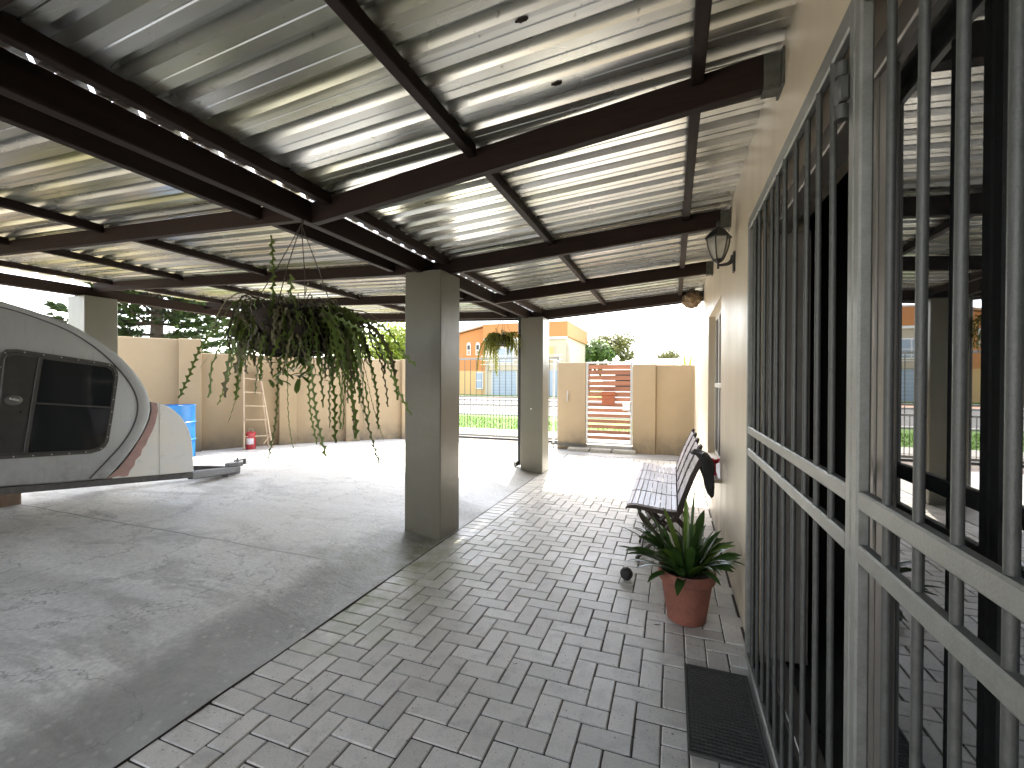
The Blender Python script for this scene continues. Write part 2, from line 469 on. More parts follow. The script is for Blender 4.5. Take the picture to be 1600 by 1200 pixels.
# ------------------------------------------------------------------ mesh helpers
class MB:
    def __init__(s):
        s.v = []
        s.f = []
    def add(s, vs, fs):
        o = len(s.v)
        s.v += [tuple(v) for v in vs]
        s.f += [tuple(i + o for i in f) for f in fs]
        return s
    def box(s, x0, x1, y0, y1, z0, z1, c=0.0):
        return s.obox(Matrix.Translation(((x0 + x1) / 2, (y0 + y1) / 2, (z0 + z1) / 2)), (abs(x1 - x0) / 2, abs(y1 - y0) / 2, abs(z1 - z0) / 2), c)
    def obox(s, M, h, c=0.0):
        hx, hy, hz = h
        if c <= 0:
            vs = [M @ Vector((sx * hx, sy * hy, sz * hz)) for sz in (-1, 1) for sy in (-1, 1) for sx in (-1, 1)]
            fs = [(0, 2, 3, 1), (4, 5, 7, 6), (0, 1, 5, 4), (2, 6, 7, 3), (0, 4, 6, 2), (1, 3, 7, 5)]
            return s.add(vs, fs)
        c = min(c, hx * .9, hy * .9, hz * .9)
        vs, idx = [], {}
        for sx in (-1, 1):
            for sy in (-1, 1):
                for sz in (-1, 1):
                    for a in range(3):
                        p = [sx * (hx - c), sy * (hy - c), sz * (hz - c)]
                        p[a] = (sx * hx, sy * hy, sz * hz)[a]
                        idx[(sx, sy, sz, a)] = len(vs)
                        vs.append(M @ Vector(p))
        fs = []
        for a in range(3):
            b, d = (a + 1) % 3, (a + 2) % 3
            for sg in (-1, 1):
                q = []
                for (sb, sd) in ((-1, -1), (1, -1), (1, 1), (-1, 1)):
                    k = [0, 0, 0]
                    k[a], k[b], k[d] = sg, sb, sd
                    q.append(idx[(*k, a)])
                fs.append(tuple(q) if sg > 0 else tuple(reversed(q)))
            for sb in (-1, 1):          # edge along axis a
                for sd in (-1, 1):
                    def kk(sa, ax):
                        k = [0, 0, 0]
                        k[a], k[b], k[d] = sa, sb, sd
                        return idx[(*k, ax)]
                    q = (kk(-1, b), kk(1, b), kk(1, d), kk(-1, d))
                    fs.append(q if sb * sd < 0 else tuple(reversed(q)))
        for sx in (-1, 1):
            for sy in (-1, 1):
                for sz in (-1, 1):
                    q = tuple(idx[(sx, sy, sz, a)] for a in range(3))
                    fs.append(q if sx * sy * sz > 0 else tuple(reversed(q)))
        return s.add(vs, fs)
    def bar(s, p, q, w, h=None, c=0.0, up=Vector((0, 0, 1))):
        """rectangular bar from p to q, w across, h along up"""
        p, q = Vector(p), Vector(q)
        h = h or w
        d = q - p
        L = d.length
        x = d.normalized()
        y = up.cross(x)
        if y.length < 1e-4:
            y = Vector((0, 1, 0))
        y.normalize()
        z = x.cross(y)
        M = Matrix((x, y, z)).transposed().to_4x4()
        M.translation = (p + q) / 2
        return s.obox(M, (L / 2, w / 2, h / 2), c)
    def tube(s, pts, r, n=8, cap=True):
        pts = [Vector(p) for p in pts]
        rs = r if isinstance(r, (list, tuple)) else [r] * len(pts)
        rings = []
        ref = None
        for i, p in enumerate(pts):
            a = pts[max(0, i - 1)]
            b = pts[min(len(pts) - 1, i + 1)]
            t = (b - a).normalized()
            if ref is None:
                ref = t.orthogonal().normalized()
            ref = (ref - t * ref.dot(t))
            if ref.length < 1e-5:
                ref = t.orthogonal()
            ref.normalize()
            bi = t.cross(ref)
            rings.append([p + (ref * math.cos(2 * math.pi * k / n) + bi * math.sin(2 * math.pi * k / n)) * rs[i] for k in range(n)])
        vs = [v for rg in rings for v in rg]
        fs = []
        for i in range(len(pts) - 1):
            for k in range(n):
                a, b = i * n + k, i * n + (k + 1) % n
                fs.append((a, b, b + n, a + n))
        if cap:
            fs.append(tuple(reversed(range(n))))
            fs.append(tuple(range((len(pts) - 1) * n, len(pts) * n)))
        return s.add(vs, fs)
    def lathe(s, prof, center, n=24, M=None, close=True):
        cx, cy, cz = center
        vs = []
        for (r, z) in prof:
            for k in range(n):
                a = 2 * math.pi * k / n
                vs.append((cx + r * math.cos(a), cy + r * math.sin(a), cz + z))
        fs = []
        for i in range(len(prof) - 1):
            for k in range(n):
                a, b = i * n + k, i * n + (k + 1) % n
                fs.append((a, b, b + n, a + n))
        if close:
            fs.append(tuple(reversed(range(n))))
            fs.append(tuple(range((len(prof) - 1) * n, len(prof) * n)))
        return s.add(vs, fs)
    def prism(s, pts, f, a, b):
        """polygon pts (2D) mapped by f(u, v, depth), between depths a and b"""
        n = len(pts)
        vs = [f(u, v, a) for u, v in pts] + [f(u, v, b) for u, v in pts]
        fs = [tuple(range(n)), tuple(reversed(range(n, 2 * n)))]
        for i in range(n):
            j = (i + 1) % n
            fs.append((j, i, i + n, j + n))
        return s.add(vs, fs)
    def mesh(s, name, mat, smooth=None):
        me = bpy.data.meshes.new(name)
        me.from_pydata([tuple(v) for v in s.v], [], s.f)
        me.validate()
        if mat is not None:
            me.materials.append(mat)
        if smooth is not None:
            for p in me.polygons:
                p.use_smooth = True
            me.set_sharp_from_angle(angle=R_(smooth))
        me.update()
        return me
    def build(s, name, mat, parent=None, smooth=None, kind=None, label=None):
        return link(name, s.mesh(name, mat, smooth), parent, kind, label)

def link(name, me, parent=None, kind=None, label=None):
    o = bpy.data.objects.new(name, me)
    COL.objects.link(o)
    if parent is not None:
        o.parent = parent
        o.matrix_parent_inverse = Matrix.Translation(parent.location).inverted() if parent.type == 'EMPTY' else Matrix()
    if kind:
        o["kind"] = kind
    if label:
        o["label"] = label
    return o

def thing(name, label, cat, loc=(0, 0, 0), group=None):
    o = bpy.data.objects.new(name, None)
    o.empty_display_size = .1
    o.location = loc
    COL.objects.link(o)
    o["label"], o["category"] = label, cat
    if group:
        o["group"] = group
    return o

def tag(o, label, cat, group=None):
    o["label"], o["category"] = label, cat
    if group:
        o["group"] = group
    return o

V = Vector

# ================================================================== SETTING
# ground outside, road and verge
MB().box(-400, 400, -300, 600, -.60, -.14).build("ground", MT['ground'], kind="structure")
MB().box(-90, 60, 17.2, 30, -.16, -.055).build("road", MT['asphalt'], kind="structure")
k = MB()
k.box(-90, 60, 30, 30.2, -.16, .06, .02)
k.box(-90, 60, 17.0, 17.2, -.16, .04, .02)
k.build("kerb", simple("kerb_stone", (.40, .38, .35), .8, var=.15), kind="structure")
MB().box(-90, 60, 30.2, 33.0, -.16, .05).build("pavement", simple("red_paving", (.40, .21, .14), .85, var=.15), kind="structure")
MB().box(-90, 60, 33.0, 70, -.16, .045).build("lawn", MT['lawn'], kind="structure")
MB().box(-14, 6, 10.9, 12.0, -.16, -.005).build("pavement", simple("pale_paving", (.34, .32, .29), .85, var=.12, scale=2), kind="structure")
MB().box(-40, 40, 12.0, 17.0, -.16, -.03).build("verge", MT['lawn'], kind="structure")
MB().box(-12, .3, 9.05, 10.9, -.16, -.012).build("paved_apron", MT['apron'], kind="structure")

# grass on the verge
g = MB()
for i in range(16000):
    x, y = rng.uniform(-12, 4), rng.uniform(12.0, 12.0 + 4.2 - .18 * 0)
    if y > 15.9 - .28 * (x + 7):
        continue
    h = rng.uniform(.03, .075)
    a = rng.uniform(0, 6.28)
    dx, dy = math.cos(a) * .008, math.sin(a) * .008
    lx, ly = rng.uniform(-.02, .02), rng.uniform(-.02, .02)
    g.add([(x - dx, y - dy, -.03), (x + dx, y + dy, -.03), (x + lx, y + ly, -.03 + h)], [(0, 1, 2)])
g.build("grass", MT['grass'], kind="stuff")

# concrete floor of the carport: slab 7 cm above the paving, ramped down to it
SL = .07
cs = MB()
nx, ny = 60, 64
X0, X1, Y0, Y1 = -11.5, -2.42, -9.5, 9.05
vs, fs = [], []
for j in range(ny + 1):
    for i in range(nx + 1):
        x = X0 + (X1 - X0) * i / nx
        y = Y0 + (Y1 - Y0) * j / ny
        z = SL + .006 * noise.noise(V((x * .6, y * .6, 3)))
        if y > 6.9:
            z -= (y - 6.9) * .035
        vs.append((x, y, z))
for j in range(ny):
    for i in range(nx):
        a = j * (nx + 1) + i
        fs.append((a, a + 1, a + nx + 2, a + nx + 1))
cs.add(vs, fs)
cs.box(X0, X1, Y0, Y1, -.2, -.03)
slab = cs.build("concrete_driveway", MT['concrete'], kind="structure", smooth=40)
rp = MB()
vs, fs = [], []
nu = 8
for j in range(ny * 2 + 1):
    y = Y0 + (Y1 - Y0) * j / (ny * 2)
    for i in range(nu + 1):
        u = i / nu
        ex = -1.8815 + .004 * noise.noise(V((y * 3, 1, 1)))
        x = -2.42 + (ex + 2.42) * u
        s_ = u * u * (3 - 2 * u)
        z = SL * (1 - s_) + .004 * s_ + .006 * noise.noise(V((x * 2.5, y * 2.5, 9)))
        if y > 6.9:
            z -= (y - 6.9) * .035 * (1 - s_)
        if i == 0:
            z = SL + .006 * noise.noise(V((x * .6, y * .6, 3))) - (max(0, y - 6.9) * .035)
        vs.append((x, y, z))
for j in range(ny * 2):
    for i in range(nu):
        a = j * (nu + 1) + i
        fs.append((a, a + 1, a + nu + 2, a + nu + 1))
rp.add(vs, fs)
rp.build("ramp", MT['ramp'], slab, smooth=50, label="darker speckled concrete strip sloping down to the paving")

# paving ------------------------------------------------------------
bed = MB().box(-1.9, .60, -9.5, 8.86, -.2, -.006).build("paving", MT['bed'], kind="structure")
U = .1025
GAP = .0045
PX, PY = -.1, 0.
OX, OY = -1.3688, 2.8212
bricks = []          # x0, x1, y0, y1
def clip_add(x0, x1, y0, y1, cx0, cx1, cy0, cy1):
    a, b = max(x0, cx0), min(x1, cx1)
    c, d = max(y0, cy0), min(y1, cy1)
    if b - a > .03 and d - c > .03:
        bricks.append((a, b, c, d))
def herring(cx0, cx1, cy0, cy1, sx=0, sy=0):
    for a in range(-140, 140):
        for b in range(-60, 60):
            lx, ly = a + 3 * b + sx, a - b + sy
            x, y = OX + lx * U, OY - ly * U
            if x > cx1 + .3 or x < cx0 - .3 or y > cy1 + .3 or y < cy0 - .3:
                continue
            clip_add(x, x + 2 * U, y - U, y, cx0, cx1, cy0, cy1)
            clip_add(x - U, x, y - 2 * U, y, cx0, cx1, cy0, cy1)
XL, XM, XR = OX - 3 * U, OX + 14 * U, .388
herring(XL, XM, -1.2, 8.30)
herring(XM, XR, -1.2, 8.30, 1, 0)
for i in range(-25, 68):
    y = OY + i * U * 1.0 - .04
    if -1.2 < y < 8.30:
        bricks.append((XL - 2 * U, XL, y, y + U))
def vis(b):
    c = V(((b[0] + b[1]) / 2, (b[2] + b[3]) / 2, 0)) - V((0, 0, 1.4))
    d = c.dot(fv)
    if d < .2:
        return 0
    px, py = 800 + 690 * c.dot(rv) / d, 600 - 690 * c.dot(uv) / d
    if not (-30 < px < 1215 and 600 < py < 1235):
        return 0
    return (b[1] - b[0]) * (b[3] - b[2]) / d ** 3
bricks.sort(key=vis, reverse=True)
cache = {}
rest = MB()
for i, (x0, x1, y0, y1) in enumerate(bricks):
    w, h = x1 - x0 - GAP * 2 * .62, y1 - y0 - GAP * 2 * .62
    dz = rng.uniform(-.0025, .0015)
    ang = rng.uniform(-.006, .006)
    c = ((x0 + x1) / 2 + rng.uniform(-.001, .001), (y0 + y1) / 2 + rng.uniform(-.001, .001), dz - .02)
    if i < 298:
        key = (round(w, 3), round(h, 3))
        if key not in cache:
            cache[key] = MB().obox(Matrix(), (key[0] / 2, key[1] / 2, .02), .0038).mesh("brick", MT['paver'])
        o = bpy.data.objects.new("brick", cache[key])
        o.location = c
        o.rotation_euler = (rng.uniform(-.008, .008), rng.uniform(-.008, .008), ang)
        o.parent = bed
        COL.objects.link(o)
    else:
        M = Matrix.Translation(c) @ Matrix.Rotation(ang, 4, 'Z')
        rest.obox(M, (w / 2, h / 2, .02), .0038)
rest.build("brick_field", MT['paver_i'], bed, kind="stuff")
# rough concrete strip between paving and front wall
st = MB()
vs, fs = [], []
for j in range(7):
    for i in range(31):
        x, y = -2.42 + 2.81 * i / 30, 8.30 + .58 * j / 6
        vs.append((x, y, .004 + .012 * noise.noise(V((x * 4, y * 4, 5)))))
for j in range(6):
    for i in range(30):
        a = j * 31 + i
        fs.append((a, a + 1, a + 32, a + 31))
st.add(vs, fs)
st.build("concrete_strip", MT['ramp'], kind="structure", smooth=60)

# ================================================================== HOUSE
WX = .385
house = thing("house", "beige plastered house with barred glass door and window along the paving", "house", (WX, 0, 0))
w = MB()
D0, D1, DH = -1.30, 2.50, 2.19            # door opening
N0, N1, NB, NH = 4.17, 5.60, .575, 2.15   # window opening
WT, TOP = .225, 3.3
w.box(WX, WX + WT, 8.0, 8.87, 0, TOP)
w.box(WX, WX + WT, N1, 8.0, 0, TOP)
w.box(WX, WX + WT, N0, N1, 0, NB)
w.box(WX, WX + WT, N0, N1, NH, TOP)
w.box(WX, WX + WT, D1, N0, 0, TOP)
w.box(WX, WX + WT, D0, D1, DH, TOP)
w.box(WX, WX + WT, -9.5, D0, 0, TOP)
w.box(WX + WT, 7, 8.64, 8.87, 0, TOP)
w.build("wall", MT['wall'], house)
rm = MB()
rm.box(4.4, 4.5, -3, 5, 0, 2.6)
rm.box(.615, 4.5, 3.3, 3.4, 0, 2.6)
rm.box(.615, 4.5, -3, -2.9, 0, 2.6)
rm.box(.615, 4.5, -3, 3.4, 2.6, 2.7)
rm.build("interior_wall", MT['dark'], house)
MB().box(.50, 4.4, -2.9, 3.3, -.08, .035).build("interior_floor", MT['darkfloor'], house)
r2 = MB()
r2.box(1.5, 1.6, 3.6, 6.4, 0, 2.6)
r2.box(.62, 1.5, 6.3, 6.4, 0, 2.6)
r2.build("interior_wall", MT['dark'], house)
mb = MB().box(WX - .3, 7.3, -6.6, 9.0, TOP, TOP + .12)
mb.build("roof", MT['rooftile'], house)
# things seen dimly inside
t_ = MB()
t_.box(1.2, 1.9, .9, 2.3, .035, .76, .02)
t_.build("cabinet", simple("dark_cabinet", (.05, .03, .02), .4), house)
# sliding door: frame, one open bay, glazed leaf
fr = MB()
fr.box(.44, .52, D0, D1, 2.12, 2.19, .004)
fr.box(.44, .52, D0, D1, .0, .05, .004)
fr.box(.425, .612, D1 - .05, D1 - .001, .05, 2.12, .004)  # lining deepened over the plaster reveal; dark bronze stands in for its shade
fr.box(.44, .52, D0, D0 + .05, .05, 2.12, .004)
door = fr.build("door_frame", MT['alu'], house)
lf = MB()
lf.box(.452, .482, 1.225, 1.275, .05, 2.12, .004)
lf.box(.448, .486, 1.275, 1.30, .05, 2.12, .003)
lf.build("door_stile", MT['alu'], door)
lf = MB()
lf.box(.452, .482, -.05, 0.0, .05, 2.12, .004)
lf.build("door_stile", MT['alu'], door)
MB().box(.463, .471, .0, 1.225, .05, 2.12).build("glass_pane", MT['doorglass'], door)
MB().box(.463, .471, D0 + .05, -.05, .05, 2.12).build("glass_pane", MT['doorglass'], door)
# window
wf = MB()
wx0, wx1 = .455, .505
for (a, b, c, d) in ((N0, N1, NB, NB + .05), (N0, N1, NH - .05, NH), (N0, N0 + .05, NB + .05, NH - .05), (N1 - .05, N1, NB + .05, NH - .05)):
    wf.box(wx0, wx1, a, b, c, d, .004)
WFM = simple("pale_window_frame", (.58, .55, .50), .45, var=.06)
win = wf.build("window", WFM, house)
for yy in (4.62, 5.10):
    MB().box(wx0 - .004, wx1 - .004, yy, yy + .055, NB + .05, NH - .05, .004).build("mullion", WFM, win)
MB().box(wx0 - .008, wx1 - .008, N0 + .05, N1 - .05, 1.34, 1.39, .004).build("transom", WFM, win)
for a, b in ((N0 + .05, 4.62), (4.675, 5.10), (5.155, N1 - .05)):
    MB().box(.474, .480, a, b, NB + .05, NH - .05).build("pane", MT['winglass'], win)
sl = MB()
sl.prism([(WX - .055, NB - .035), (WX - .055, NB - .012), (wx0, NB + .018), (wx0, NB - .035)], lambda a, b, d: (a, d, b), N0 - .05, N1 + .05)
sl.build("sill", MT['wall'], win)
# small fixings and vent holes on the plaster
fx = MB()
fx.tube([(WX - .004, 5.9, 2.30), (WX + .01, 5.9, 2.30)], .012, 8)
fx.build("wall_plug", MT['black'], house)

# ------------------------------------------------------------------ security gates
GX0, GX1 = .343, .367
def security_gate(name, y0, y1, n, label):
    t = thing(name, label, "security gate", (GX0, (y0 + y1) / 2, 0), "galvanised security gates at the glass door")
    z0, z1 = .035, 2.185
    s = .030
    MB().box(GX0, GX1, y0, y0 + s, z0, z1, .004).build("stile", MT['galv'], t)
    MB().box(GX0, GX1, y1 - s, y1, z0, z1, .004).build("stile", MT['galv'], t)
    for a, b in ((z0, z0 + .038), (z1 - .038, z1), (1.148, 1.186), (1.042, 1.080)):
        MB().box(GX0 + .001, GX1 - .001, y0 + s, y1 - s, a, b, .004).build("rail", MT['galv'], t)
    me = None
    for i in range(n):
        y = y0 + s + (y1 - y0 - 2 * s) * (i + 1) / (n + 1)
        if me is None:
            me = MB().tube([(0, 0, z0 + .03), (0, 0, .6), (0, 0, 1.3), (0, 0, z1 - .03)], .0072, 12).mesh("bar", MT['galv_dull'], 40)
        o = link("bar", me, t)
        o.location = ((GX0 + GX1) / 2, y, 0)
        o.matrix_parent_inverse = Matrix.Translation(t.location).inverted()
        o.rotation_euler = (rng.uniform(-.0025, .0025), rng.uniform(-.002, .002), rng.uniform(0, 6))
    return t
g1 = security_gate("security_gate", 1.0875, 2.455, 10, "far galvanised barred gate standing before the dark open doorway")
g2 = security_gate("security_gate", -.28, 1.0855, 12, "near galvanised barred gate in front of the reflecting glass door")
# posts, lock and hinge
lk = MB()
lk.box(GX0 - .022, GX0, 1.105, 1.135, 1.99, 2.045, .005)
lk.tube([(GX0 - .012, 1.12, 2.045), (GX0 - .012, 1.12, 2.075)], .012, 10)
lk.tube([(GX0 - .012, 1.12, 1.955), (GX0 - .012, 1.12, 1.985)], .013, 10)
lk.build("hinge", MT['galv_dull'], g1, smooth=40)
gf = MB()
gf.box(GX1 + .0, WX + .003, 2.457, 2.50, 0, 2.19, .003)
gf.box(GX0 + .01, WX + .003, 1.0875, 2.50, 2.188, 2.22, .003)
gf.box(GX0 + .012, WX + .003, -.28, 1.0855, 2.188, 2.22, .003)
gf.build("outer_frame", MT['galv'], g1)

# ================================================================== CARPORT
car = thing("carport", "carport of dark timber rafters and galvanised ribbed sheets on square pillars", "carport", (-2.08, 3.57, 0))
def zR(x):
    return 2.51 + .075 * (x + 1.9)
def zL(x):
    return 2.515 + .0325 * (-2.2 - x)
# pillars
def pillar(x0, x1, y0, y1, z1, label):
    m = MB().box(x0, x1, y0, y1, -.03, z1, .006)
    return m.build("pillar", MT['column'], car, label=label)
pl1 = pillar(-2.262, -1.898, 3.395, 3.757, 2.37, "near grey-olive pillar standing on the concrete edge")
pl2 = pillar(-2.19, -1.838, 6.39, 6.742, 2.37, "far pillar beside the paved path with a dark downpipe")
pl3 = pillar(-7.36, -7.0, 3.40, 3.76, 2.47, "tan pillar half hidden behind the caravan")
pillar(-2.262, -1.898, -1.16, -.80, 2.37, None)
pillar(-7.36, -7.0, -1.16, -.80, 2.47, None)
MB().box(-7.37, -7.361, 3.42, 3.74, 1.2, 2.3, .003).build("panel", MT['white'], pl3)
dp = MB()
dp.tube([(-2.25, 6.56, 2.44), (-2.25, 6.56, .16), (-2.26, 6.54, .12), (-2.31, 6.47, .105)], .042, 14)
dp.build("downpipe", MT['black'], car, smooth=50)
sc_ = MB().tube([(-2.02, 6.388, .98), (-2.02, 6.383, .98)], .012, 10)
sc_.build("screw_cap", MT['white'], pl2)
# beams
MB().box(-2.138, -2.078, -1.95, 6.745, 2.358, 2.492, .004).build("main_beam", MT['timber_y'], car)
MB().box(-7.23, -7.12, -1.95, 6.745, 2.472, 2.60, .005).build("main_beam", MT['timber_y'], car)
# a face plate hangs a little below the beam at the post line
RY = [6.60, 5.05, 3.57, 2.13, .62, -.9]
def yr(i, x):
    """the second rafter from the pillar was set a little askew"""
    return RY[i] - (.18 * (x + 2.07) / 2.4 if RY[i] == 2.13 and x > -2.1 else 0)
for i, y in enumerate(RY):
    x0, x1 = -2.068, .325
    w_, dp_ = .05, .128
    up = V((-.067, 0, 1)).normalized()
    p = V((x0, y, zR(x0) - .018 - dp_ / 2))
    q = V((x1, yr(i, x1), zR(x1) - .018 - dp_ / 2))
    yb = yr(i, .35)
    MB().bar(p, q, w_, dp_, .004, up).build("rafter", MT['timber_x'], car)
    bk = MB()
    bk.box(.318, WX - .001, yb - .034, yb - .026, zR(.33) - .16, zR(.33) - .03)
    bk.box(.318, WX - .001, yb + .026, yb + .034, zR(.33) - .16, zR(.33) - .03)
    bk.box(WX - .010, WX - .001, yb - .055, yb + .055, zR(.33) - .165, zR(.33) - .025)
    bk.box(.318, WX - .010, yb - .026, yb + .026, zR(.33) - .162, zR(.33) - .154)
    bk.build("bracket", MT['bracket'], car)
    p = V((-2.142, y, zL(-2.142) - .018 - .055))
    q = V((-7.12, y, zL(-7.12) - .018 - .055))
    MB().bar(p, q, .05, .11, .004, V((-.0325, 0, 1)).normalized()).build("rafter", MT['timber_x'], car)
# purlins, between the rafters under the sheets
for x, zf, h in ((-1.925, zR, .070), (-.955, zR, .060), (.085, zR, .060), (-2.495, zL, .100), (-4.10, zL, .060), (-5.42, zL, .060), (-6.72, zL, .060)):
    ys = [yr(i, x) for i in range(len(RY))]
    for a, b in zip([6.78] + [y - .026 for y in ys], [y + .026 for y in ys] + [-1.95]):
        if a - b < .1 and a < 6.7:
            continue
        o = MB().box(x - .024, x + .024, b + .001, a - .001, zf(x) - h, zf(x) - .002, .004)
        o.build("purlin", MT['timber_y'], car)
# front fascia boards a little below the sheet edge
MB().bar((-2.07, 6.80, zR(-2.07) - .075), (.30, 6.80, zR(.30) - .075), .026, .125, .003).build("fascia", MT['timber_x'], car)
MB().bar((-7.28, 6.80, zL(-7.28) - .075), (-2.21, 6.80, zL(-2.21) - .075), .026, .125, .003).build("fascia", MT['timber_x'], car)
# ribbed sheets: pan with a small stiffener, trapezoidal ribs
PITCH = .1715
def sheet_profile(n=4):
    pr = []
    for i in range(n):
        y = i * PITCH
        pr += [(y, 0), (y + .046, 0), (y + .0495, .0035), (y + .0525, .0035), (y + .056, 0), (y + .098, 0), (y + .117, .040), (y + .1525, .040)]
    pr.append((n * PITCH, 0))
    pr.append((n * PITCH + .02, -.0005))
    return pr
def sheet(y0, x0, x1, zf, seed):
    pr = sheet_profile()
    rr = random.Random(seed)
    nseg = 12
    vs, fs = [], []
    xs0, xs1 = x0 + rr.uniform(-.012, .012), x1 + rr.uniform(-.008, .008)
    for j in range(nseg + 1):
        x = xs0 + (xs1 - xs0) * j / nseg
        for (yy, zz) in pr:
            wob = .0022 * noise.noise(V((x * .7, seed * 3.1, 0)))
            vs.append((x, y0 + yy, zf(x) + zz + wob + .0008 * (seed % 2)))
    n = len(pr)
    for j in range(nseg):
        for i in range(n - 1):
            a = j * n + i
            fs.append((a, a + 1, a + n + 1, a + n))
    MB().add(vs, fs).build("roof_sheet", MT['sheet'], car, smooth=22)
yy = 6.885 - 4 * PITCH
kk = 0
while yy > -2.0:
    sheet(yy, -2.085, WX + .006, zR, kk)
    sheet(yy, -7.32, -2.122, zL, kk + 50)
    yy -= 4 * PITCH
    kk += 1

# ================================================================== BOUNDARY WALLS
n_ = V((.5255, .8508, 0))
m_ = V((.8508, -.5255, 0))
W0 = V((-8.3, 5.8, 0))
def wpt(s, off=0., z=0.):
    return W0 + n_ * s + m_ * off + V((0, 0, z))
bw = thing("boundary_wall", "long tan plastered boundary wall with pilasters behind caravan and ladder", "wall", wpt(1.5))
def wseg(mb, s0, s1, o0, o1, z0, z1):
    M = Matrix((n_, V((0, 0, 1)).cross(n_), V((0, 0, 1)))).transposed().to_4x4()
    M.translation = wpt((s0 + s1) / 2, (o0 + o1) / 2, (z0 + z1) / 2)
    mb.obox(M, ((s1 - s0) / 2, (o1 - o0) / 2, (z1 - z0) / 2), .006)
mb = MB(); wseg(mb, -.02, 4.25, -.18, 0, -.15, 1.90); mb.build("wall_panel", MT['bwall'], bw)
mb = MB(); wseg(mb, -7, -.36, -.18, 0, -.15, 2.14); mb.build("wall_panel", MT['bwall'], bw)
for s0, s1, zz in ((-.36, -.02, 2.15), (1.28, 1.60, 1.91), (2.62, 2.93, 1.91), (3.95, 4.27, 1.91), (-2.6, -2.25, 2.15)):
    mb = MB(); wseg(mb, s0, s1, -.20, .10, -.15, zz); mb.build("pilaster", MT['bwall'], bw)
# rear and far-left walls that close the yard
back = MB().box(-12, .385, -9.7, -9.5, -.1, 2.0)
tag(back.build("boundary_wall", MT['bwall']), "plain tan yard wall closing the driveway behind the viewpoint", "wall")

fw = thing("front_wall", "tan plastered front wall on both sides of the slatted gate", "wall", (-.9, 8.97, 0))
mb = MB().box(-2.235, -1.66, 8.90, 9.06, -.1, 1.785, .008); mb.build("wall_panel", MT['bwall'], fw)
mb = MB().box(-.306, .386, 8.90, 9.06, -.1, 1.72, .008); mb.build("wall_panel", MT['bwall'], fw)
mb = MB().box(-.735, -.308, 8.845, 9.08, -.1, 1.735, .008); mb.build("pilaster", MT['bwall'], fw)
MB().box(-1.66, -.735, 8.93, 9.06, -.1, .13, .01).build("threshold", simple("pale_step", (.48, .46, .42), .8, var=.1), fw)
mb = MB()
mb.box(-2.04, -2.015, 8.888, 8.90, 1.13, 1.21, .003)
mb.tube([(-2.028, 8.872, 1.13), (-2.028, 8.872, .99)], .012, 8)
mb.tube([(-2.028, 8.872, 1.0), (-2.028, 8.90, 1.0)], .010, 8)
mb.build("latch_handle", MT['steel'], fw)
# kerb stones in front of the threshold
for i, (a, b) in enumerate(((-1.98, -1.55), (-1.53, -1.12), (-1.10, -.66))):
    mm_ = MB()
    mm_.box(a, b, 8.68, 8.86, -.02, .075, .018)
    o = mm_.build("kerb_stone", simple("rough_kerb", (.36, .34, .29), .9, var=.3, scale=12, bump=.6, bscale=30))
    tag(o, ("rough pale kerb stone at the path's left end, left of the slatted gate", "middle rough kerb stone below the slatted gate", "rough kerb stone below the latch side of the slatted gate")[i], "kerb stone", "kerb stones below the gate")

# slatted pedestrian gate
pg = thing("pedestrian_gate", "red-brown timber slatted gate in a pale steel frame with letterbox", "gate", (-1.19, 8.93, .15))
for a, b, c, d in ((-1.652, -1.612, .15, 1.79), (-.785, -.745, .15, 1.79), (-1.612, -.785, 1.752, 1.79), (-1.612, -.785, .15, .19)):
    MB().box(a, b, 8.91, 8.95, c, d, .004).build("gate_frame", MT['steel'], pg)
z = 1.735
for i in range(14):
    hgt = .088 if i < 6 else .070
    MB().box(-1.610, -.787, 8.922, 8.944, z - hgt, z, .003).build("slat", MT['slat'], pg)
    z -= .1095
bx_ = MB()
bx_.box(-1.325, -1.075, 8.83, 8.921, .945, 1.125, .004)
bx = bx_.build("letterbox", MT['boxwood'], pg)
bx_ = MB().box(-1.335, -1.065, 8.815, 8.921, 1.128, 1.20, .006)
bx_.build("letterbox_lid", MT['boxwood'], bx)
mb = MB().box(-.93, -.787, 8.895, 8.921, .83, .98, .004); lkb = mb.build("lock_box", MT['white'], pg)
mb = MB().tube([(-.83, 8.88, .82), (-.77, 8.88, .80)], .012, 8); mb.build("handle", MT['steel'], lkb)

# sliding vehicle gate
vg = thing("vehicle_gate", "galvanised sliding driveway gate of thin upright bars before the street", "gate", (-4.2, 9.9, 0))
vz0, vz1 = .045, 1.965
for zz, h in ((vz0, .05), (.80, .04), (.99, .04), (vz1 - .045, .045)):
    MB().box(-6.05, -2.46, 9.88, 9.92, zz, zz + h, .003).build("rail", MT['galv'], vg)
for x in (-6.05, -2.50):
    MB().box(x, x + .045, 9.875, 9.925, vz0, vz1, .003).build("stile", MT['galv'], vg)
me_t = MB().tube([(0, 0, vz0 + .05), (0, 0, vz1 - .04)], .008, 6).mesh("bar", MT['galv_dull'], 40)
me_s = MB().tube([(0, 0, vz0 + .05), (0, 0, .80)], .007, 6).mesh("bar", MT['galv_dull'], 40)
i, x = 0, -5.94
while x < -2.55:
    o = link("bar", me_t if i % 2 == 0 else me_s, vg)
    o.location = (x, 9.9, 0)
    o.matrix_parent_inverse = Matrix.Translation(vg.location).inverted()
    x += .0775
    i += 1
tr_ = MB().box(-6.1, -1.6, 9.86, 9.94, -.012, .03, .004)
tr_.build("track", MT['galv_dull'], vg)
gp = thing("gate_post", "pale steel end frame left of the path beside the front wall", "gate post", (-2.36, 9.12, 0))
MB().box(-2.40, -2.36, 9.10, 9.14, -.02, 1.84, .003).build("post", MT['steel'], gp)
MB().box(-2.29, -2.25, 9.10, 9.14, -.02, 1.84, .003).build("post", MT['steel'], gp)
